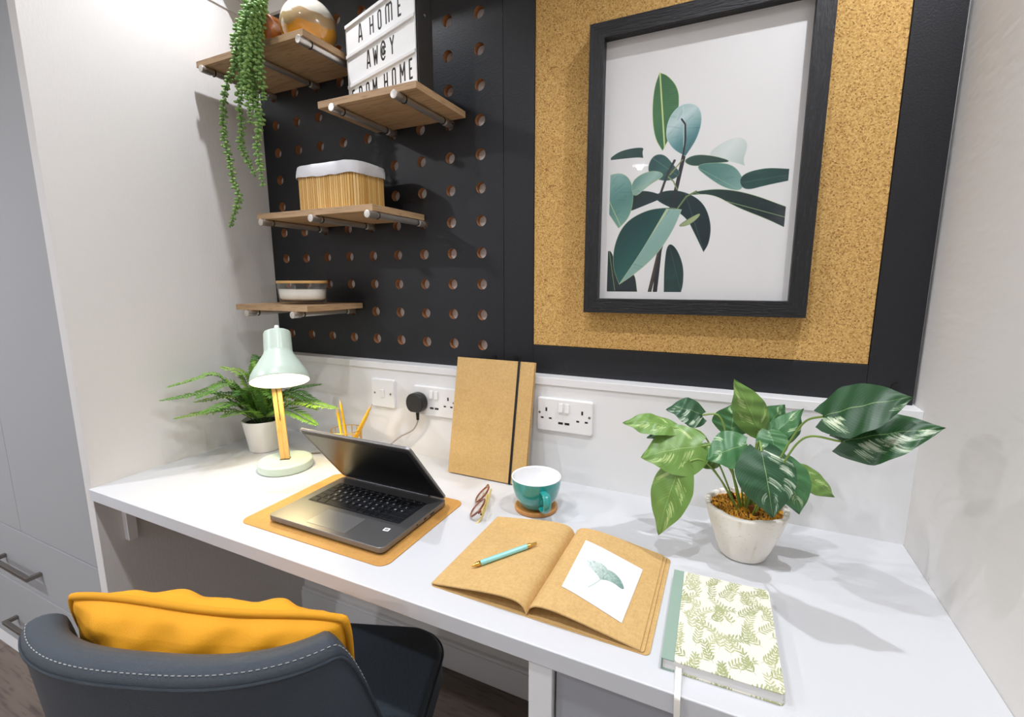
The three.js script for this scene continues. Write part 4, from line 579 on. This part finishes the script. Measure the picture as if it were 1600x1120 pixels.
// ---------------------------------------------------------------- desk lamp
{ const B = [-0.482, DY, 0.279], t = thing('desk_lamp', 'mint green metal desk lamp with a wooden stem, switched on', 'lamp', B);
  const mint = std({ color: 0xc3d3c4, roughness: 0.32 });
  part('base', lathe([[0, 0], [0.067, 0], [0.0705, 0.002], [0.0715, 0.006], [0.0715, 0.0205], [0.0695, 0.0242], [0.064, 0.0255], [0, 0.0255]], 72), mint, t);
  // shade frame
  const ax = V(0.33, -0.9, 0.28).normalize(), K = 0.96, rimC = V(-0.414, 1.013, 0.328).sub(V(...B)), topC = rimC.clone().addScaledVector(ax, -0.142 * K);
  const wood = M.pine, pt = [topC.x * 0.35 + 0.004, topC.y - 0.045, topC.z * 0.35 + 0.002];
  const stemTop = V(-0.014, 0.285, -0.012);
  for (const s of [-1, 1]) { const g = box(0.0108, 0.262, 0.009, 0.0012).translate(s * 0.0067, 0.131, 0); part('stem_slat', metric(g, true), wood, t, [0, 0.0245, 0], [0.0, R(40), 0.035], 'pale wood stem slat'); }
  for (const [h, l] of [[0.055, 0.11], [0.246, 0.03]]) part('stem_spacer', box(0.0046, l, 0.0084, 0.0004), wood, t, [-0.035 * h, 0.0245 + h, 0], [0, R(40), 0.035]);
  part('stem_slot', box(0.026, 0.0012, 0.02, 0.0004), M.rubber, t, [0, 0.0257, 0], [0, R(40), 0]);
  for (const h of [0.16]) part('pivot_bolt', cyl(0.003, 0.003, 0.026, 12).rotateZ(Math.PI / 2), M.steel, t, [-0.035 * h, 0.0245 + h, 0], [0, R(40), 0]);
  const q = new THREE.Quaternion().setFromUnitVectors(V(0, -1, 0), ax);
  const g1 = lathe([[0, 0.142], [0.028, 0.142], [0.0325, 0.1395], [0.0345, 0.135], [0.0355, 0.085], [0.037, 0.077], [0.064, 0.032], [0.0705, 0.019], [0.0735, 0.004], [0.0735, 0], [0.0722, 0], [0.0718, 0.004], [0.0688, 0.0185], [0.0622, 0.0315], [0.0352, 0.0765], [0.0335, 0.085], [0.0325, 0.133], [0, 0.135]], 72).scale(K, K, K).applyQuaternion(q);
  part('shade', g1, std({ color: 0xc3d3c4, roughness: 0.3, side: THREE.DoubleSide }), t, rimC.toArray());
  part('switch_knob', lathe([[0, 0.0175], [0.005, 0.0165], [0.0065, 0.012], [0.005, 0.006], [0.009, 0.003], [0.009, 0], [0, 0]], 20).applyQuaternion(q), M.plastic, t, topC.toArray(), undefined, 'white knob');
  const yoke = rimC.clone().addScaledVector(ax, -0.075); const js = [-0.0094, 0.28, 0];
  part('shade_bracket', merge([bar(js, [yoke.x - 0.024, yoke.y + 0.002, yoke.z - 0.02], 0.005, 0.005, 10)]), mint, t);
  const bc = rimC.clone().addScaledVector(ax, -0.034);
  part('bulb', new THREE.SphereGeometry(0.024, 24, 18), std({ color: 0xffffff, emissive: 0xffe2b4, emissiveIntensity: 9, roughness: 0.4 }), t, bc.toArray(), undefined, 'glowing bulb');
  part('bulb_holder', cyl(0.013, 0.013, 0.05, 20).applyQuaternion(q), M.plastic, t, rimC.clone().addScaledVector(ax, -0.08).toArray());
  const l = new THREE.PointLight(0xffdcaa, 0.27, 0, 2); l.name = 'bulb_light'; l.position.copy(bc); l.castShadow = true; l.shadow.radius = 1.1; t.add(l);
  part('cable', tube([[-0.04, 0.008, -0.055], [-0.03, 0.004, -0.085], [0.0, 0.0026, -0.115], [0.06, 0.0024, -0.15], [0.1, 0.0024, -0.19], [0.16, 0.0024, -0.215]], 0.0022, 50, 8), std({ color: 0x8f8880, roughness: 0.7 }), t, undefined, undefined, 'grey cable'); }

// ---------------------------------------------------------------- fern
{ const B = [-0.668, DY, 0.2], t = thing('potted_fern', 'green fern with long fronds in a plain white pot beside the lamp', 'fern', B);
  part('pot', lathe([[0, 0], [0.042, 0], [0.0445, 0.002], [0.059, 0.096], [0.0592, 0.098], [0.0555, 0.098], [0.0535, 0.086], [0, 0.084]], 64), std({ color: 0xe9e6e2, roughness: 0.4 }), t, undefined, undefined, 'plain white pot');
  part('soil', lathe([[0, 0.0885], [0.03, 0.0875], [0.054, 0.0865]], 24), std({ color: 0x1d1a14, roughness: 1 }), t);
  const mats = [0x7fac40, 0x6a9a3a, 0x9dbf52, 0x55833a].map(c => std({ color: c, roughness: 0.55, side: THREE.DoubleSide })), stem = std({ color: 0x47682c, roughness: 0.6 });
  const lw = -0.125;   // keep clear of the wall on the left
  const tips = [[-0.115, 0.226, 0.195], [-0.1, 0.196, 0.225], [-0.1, 0.26, 0.05], [-0.06, 0.265, -0.06], [0.31, 0.165, 0.0], [0.25, 0.115, 0.02], [0.2, 0.14, -0.03], [0.05, 0.2, 0.12], [0.06, 0.215, 0.1], [-0.02, 0.2, 0.18], [0.1, 0.23, -0.02], [0.19, 0.21, -0.06], [-0.1, 0.2, 0.13], [0.03, 0.17, 0.2], [-0.09, 0.14, 0.2], [0.22, 0.17, -0.02], [-0.03, 0.24, 0.05], [0.04, 0.19, -0.02], [0.0, 0.225, -0.1], [-0.11, 0.17, 0.0], [0.05, 0.15, 0.16], [0.1, 0.17, 0.02], [-0.06, 0.18, 0.16], [-0.115, 0.19, 0.09], [0.02, 0.26, 0.02], [-0.02, 0.15, 0.13], [0.07, 0.13, -0.08]];
  tips.forEach((tp, k) => {
    const r0 = V(tp[0] * 0.08, 0.087, tp[2] * 0.08), e = V(...tp), mid = r0.clone().lerp(e, 0.45); mid.y = Math.max(e.y, 0.16) + 0.02 - 0.02 * (k % 3);
    const cv = new THREE.CatmullRomCurve3([r0, r0.clone().lerp(mid, 0.5).add(V(0, 0.014, 0)), mid, e.clone().lerp(mid, 0.3), e]), L = cv.getLength(), n = Math.round(L / 0.0072), pos = [], nor = [];
    const tri = (...ps) => ps.forEach(p => pos.push(p.x, p.y, p.z));
    for (let i = Math.floor(n * 0.16); i <= n; i++) { const u = i / n, p = cv.getPointAt(Math.min(u, 0.999)), tg = cv.getTangentAt(Math.min(u, 0.999)), sd = tg.clone().cross(V(0, 1, 0)).normalize(), up = sd.clone().cross(tg).normalize(), l = 0.033 * Math.pow(Math.sin(Math.PI * clamp(0.12 + 0.86 * u, 0, 1)), 0.7) * rr(0.9, 1.1) + 0.003;
      for (const s of [-1, 1]) { const d = sd.clone().multiplyScalar(s).addScaledVector(tg, 0.3).addScaledVector(up, 0.18 + rr(-0.12, 0.12)).normalize(), w = tg.clone().multiplyScalar(0.0041), A = p.clone(), T = p.clone().addScaledVector(d, l).addScaledVector(up, -l * 0.12), m1 = p.clone().addScaledVector(d, l * 0.4).addScaledVector(up, l * 0.06), q1 = m1.clone().add(w), q2 = m1.clone().sub(w), m2 = p.clone().addScaledVector(d, l * 0.75), q3 = m2.clone().addScaledVector(w, 0.75), q4 = m2.clone().addScaledVector(w, -0.75);
        tri(A, q1, q2, q1, q3, q2, q3, q4, q2, q3, T, q4); } }
    const g = new THREE.BufferGeometry(); g.setAttribute('position', new THREE.Float32BufferAttribute(pos, 3)); g.setAttribute('uv', new THREE.Float32BufferAttribute(new Float32Array(pos.length / 3 * 2), 2)); g.computeVertexNormals();
    const f = part('frond', new THREE.TubeGeometry(cv, 30, 0.0011, 5), stem, t); part('leaflets', g, mats[k % 4], f).userData.kind = 'stuff';
  }); }

// ---------------------------------------------------------------- pothos in a white pot
{ const B = [0.674, DY, 0.207], t = thing('potted_pothos', 'variegated pothos with heart shaped leaves in a chipped white clay pot', 'plant', B), b = V(...B);
  const pot = lathe([[0, 0], [0.034, 0], [0.0395, 0.0035], [0.047, 0.02], [0.062, 0.062], [0.0705, 0.092], [0.072, 0.099], [0.0705, 0.102], [0.064, 0.102], [0.0625, 0.098], [0.0585, 0.086], [0, 0.084]], 96);
  { const p = pot.attributes.position; for (let i = 0; i < p.count; i++) { const a = Math.atan2(p.getZ(i), p.getX(i)), y = p.getY(i); const w = 1 + 0.012 * Math.sin(a * 3 + 1) + 0.008 * Math.sin(a * 7 + y * 40) + (y > 0.09 ? 0.012 * (vnoise(a * 5 + 20, y * 60, 999, 999, 7) - 0.5) : 0); p.setX(i, p.getX(i) * w); p.setZ(i, p.getZ(i) * w); if (y > 0.097) p.setY(i, y + 0.004 * (vnoise(a * 4 + 30, 2, 999, 999, 8) - 0.6)); } pot.computeVertexNormals(); }
  const clay = dataTex(512, (u, v) => { const k = vnoise(u * 14, v * 10, 14, 10, 61), f = vnoise(u * 80, v * 80, 80, 80, 62), s = vnoise(u * 40, v * 6, 40, 6, 63); let c = lerp3([243, 239, 231], [228, 220, 206], k * 0.7); c = lerp3(c, [176, 156, 128], smooth(0.72, 0.95, s) * 0.35 + smooth(0.8, 1, f) * 0.25); return c; });
  part('pot', pot, std({ map: clay, roughness: 0.75, bumpMap: clay, bumpScale: 0.0012 }), t, undefined, undefined, 'rough white clay pot with a chipped rim');
  const coir = dataTex(256, (u, v) => { const k = vnoise(u * 50, v * 50, 50, 50, 65), f = vnoise(u * 110, v * 24, 110, 24, 66); return lerp3(lerp3([232, 170, 48], [176, 112, 24], k), [72, 40, 10], smooth(0.62, 0.9, f)); });
  const soil = surf(20, 60, (u, v) => { const a = v * Math.PI * 2, r = 0.0615 * u; return [Math.cos(a) * r, 0.0905 + 0.008 * vnoise(Math.cos(a) * r * 150 + 50, Math.sin(a) * r * 150 + 50, 999, 999, 12), -Math.sin(a) * r]; }); { const p = soil.attributes.position, uv = soil.attributes.uv; for (let i = 0; i < p.count; i++) uv.setXY(i, p.getX(i) * 7, p.getZ(i) * 7); }
  part('coir_fibre', soil, std({ map: coir, roughness: 1, bumpMap: coir, bumpScale: 0.004, side: THREE.DoubleSide }), t, undefined, undefined, 'golden brown coir fibre');
  for (const [x, z, r, l] of [[-0.025, -0.03, 0.4, 0.02], [0.012, 0.022, -0.5, 0.026], [0.04, 0.0, 0.9, 0.02]]) part('bark_chip', box(0.012, l, 0.006, 0.002), std({ color: 0x6b3d16, roughness: 1 }), t, [x, 0.0985, z], [0.3, r, 0.5]);
  // leaf skins
  const skin = (c0, c1, cream, amt, sd, bias = 0.5) => canvasTex(512, 512, (c, w, h) => { c.fillStyle = c0; c.fillRect(0, 0, w, h); seed = sd;
    const feather = (x0, y, s, len, col, n, spread) => { for (let k = 0; k < n; k++) { c.globalAlpha = rr(0.18, 0.55); c.strokeStyle = col; c.lineWidth = rr(2, 8); const yy = y + rr(-spread, spread), xx = x0 + rr(-14, 14), l = len * rr(0.5, 1.2); c.beginPath(); c.moveTo(xx, yy); c.quadraticCurveTo(xx + s * l * 0.5, yy - l * 0.25, xx + s * l, yy - l * 0.72); c.stroke(); } };
    for (let i = 0; i < 46; i++) { const s = rnd() > 0.5 ? 1 : -1; feather(w / 2 + s * rr(0, 0.4) * w, rr(0, 1.1) * h, s, rr(60, 160), rnd() > 0.5 ? c1 : c0, 5, 18); }
    for (let i = 0; i < amt; i++) { const s = rnd() < bias ? 1 : -1; feather(w / 2 + s * rr(0, 0.3) * w, rr(0.15, 0.98) * h, s, rr(40, 150), cream, Math.round(rr(8, 26)), rr(14, 50)); }
    c.globalAlpha = 0.2; c.strokeStyle = '#d3e0ac'; for (let k = 0; k < 26; k++) for (const s of [-1, 1]) { const y = h + 120 - k * 25; c.lineWidth = 1.5; c.beginPath(); c.moveTo(w / 2, y); c.quadraticCurveTo(w / 2 + s * 120, y - 50, w / 2 + s * 262, y - 210); c.stroke(); }
    c.globalAlpha = 0.75; c.strokeStyle = '#a3ba76'; c.lineWidth = 6; c.beginPath(); c.moveTo(w / 2, 0); c.lineTo(w / 2, h); c.stroke(); });
  const leafMat = (tx) => phy({ map: tx, roughness: 0.42, side: THREE.DoubleSide });
  const MA = leafMat(skin('#153f1c', '#1f5426', '#e3e8cc', 5, 101, 0.95)), MB = leafMat(skin('#1d4a22', '#2a6130', '#e9ecd8', 17, 202, 0.85)), MC = leafMat(skin('#668a3e', '#7ea24e', '#c9d693', 5, 303)), MD = leafMat(skin('#3d6f40', '#50834c', '#ccd9ac', 5, 404)), ME = leafMat(skin('#264d30', '#37633e', '#e2e8d2', 9, 505, 0.25)); seed = 777;
  const leafGeo = (P0, P1, hw, n, arch, fold, curl) => { const A = V(...P0).sub(b), Z = V(...P1).sub(b), d = Z.clone().sub(A), L = d.length(), tg = d.normalize(), nn = V(...n).addScaledVector(tg, -V(...n).dot(tg)).normalize(), sd = tg.clone().cross(nn);
    const W = u => hw * 1.0 * Math.pow(clamp((u + 0.02) / 0.3, 0, 1), 0.42) * (u < 0.3 ? 1 : Math.pow(Math.cos((u - 0.3) / 0.7 * Math.PI / 2), 0.82) * (1 - 0.3 * smooth(0.6, 0.98, u)));
    return surf(20, 12, (u, v) => { const x = 2 * v - 1, w = W(u), back = -0.13 * L * Math.pow(Math.abs(x), 1.3) * Math.pow(1 - u, 4), p = A.clone().addScaledVector(tg, u * L + back).addScaledVector(sd, x * w).addScaledVector(nn, arch * L * 4 * u * (1 - u) - fold * Math.abs(x) * w * (1 - 0.3 * u) + curl * 1.6 * x * w * Math.sin(u * 6) + 0.06 * w * x * x * Math.sin(u * 11 + x * 2) + 0.0012 * Math.sin(u * 23 + x * 4)); return [p.x, p.y, p.z]; }); };
  const LV = [   // petiole joint, tip, half width, facing, skin, arch, fold, curl, petiole knee
    [[0.757, 1.071, 0.350], [0.846, 1.116, 0.385], 0.045, [-.1, .75, .65], MA, 0.06, 0.12, 0.05, [0.740, 1.045, 0.300]],
    [[0.782, 1.036, 0.350], [0.884, 1.079, 0.380], 0.039, [.1, .7, .7], MB, 0.05, 0.1, -0.05, [0.744, 1.021, 0.300]],
    [[0.685, 0.995, 0.200], [0.637, 1.091, 0.220], 0.031, [.3, .2, .9], MC, 0.04, 0.2, 0.1],
    [[0.587, 1.012, 0.200], [0.522, 1.020, 0.220], 0.032, [0, .75, .65], ME, 0.16, 0.25, 0.1, [0.615, 1.015, 0.2]],
    [[0.540, 0.995, 0.250], [0.450, 0.998, 0.270], 0.027, [-.1, .8, .6], MC, 0.1, 0.2, -0.1, [0.585, 0.99, 0.235]],
    [[0.591, 0.970, 0.260], [0.490, 0.942, 0.290], 0.049, [-.05, .55, .83], MC, 0.1, 0.2, 0.05, [0.625, 0.972, 0.245]],
    [[0.559, 0.937, 0.290], [0.530, 0.801, 0.300], 0.036, [-.2, .3, .9], MC, 0.08, 0.18, 0.08, [0.59, 0.95, 0.275]],
    [[0.640, 0.977, 0.170], [0.642, 1.032, 0.160], 0.037, [0, .5, .85], MD, 0.06, 0.25, 0.1],
    [[0.687, 0.978, 0.270], [0.710, 0.876, 0.300], 0.047, [0, .45, .9], ME, 0.12, 0.22, 0.08, [0.684, 0.99, 0.25]],
    [[0.664, 0.981, 0.250], [0.601, 0.953, 0.280], 0.036, [-.1, .5, .85], MD, 0.1, 0.2, 0.05],
    [[0.697, 0.975, 0.200], [0.756, 1.037, 0.170], 0.021, [-.3, .4, .85], MD, 0.05, 0.3, 0.05],
    [[0.700, 1.0, 0.215], [0.716, 0.955, 0.245], 0.026, [.1, .4, .9], MD, 0.1, 0.2, 0.05],
    [[0.725, 0.951, 0.230], [0.754, 0.868, 0.250], 0.034, [.2, .3, .9], MD, 0.12, 0.2, 0.05],
    [[0.741, 0.925, 0.190], [0.817, 0.877, 0.170], 0.024, [.2, .6, .75], MC, 0.12, 0.2, 0.05],
    [[0.698, 0.990, 0.160], [0.728, 1.034, 0.140], 0.027, [.2, .3, .9], MD, 0.05, 0.2, 0.05],
    [[0.620, 0.957, 0.240], [0.575, 0.930, 0.250], 0.025, [0, .5, .85], MC, 0.1, 0.2, 0.05],
    [[0.536, 0.981, 0.220], [0.490, 0.961, 0.230], 0.016, [0, .7, .7], ME, 0.1, 0.2, 0.05],
    [[0.726, 0.973, 0.180], [0.752, 1.032, 0.170], 0.019, [.4, .3, .85], MD, 0.05, 0.2, 0.05]];
  const ps = std({ color: 0x7d9a45, roughness: 0.5 });
  for (const [p0, p1, hw, n, m, ar, fo, cu, kn] of LV) {
    const lf = part('leaf', leafGeo(p0, p1, hw, n, ar, fo, cu), m, t);
    const e = V(...p0).sub(b), root = V(e.x * 0.12, 0.092, e.z * 0.16), k = kn ? V(...kn).sub(b) : root.clone().lerp(e, 0.72).add(V(0, 0.012, 0));
    part('petiole', tube([root, root.clone().lerp(k, 0.5).add(V(0, 0.014, 0)), k, e], 0.0017, 30, 7), ps, lf);
  } }

scene.traverse(o => { if (o.isMesh) { o.castShadow = true; o.receiveShadow = true; } });
renderer.render(scene, camera);
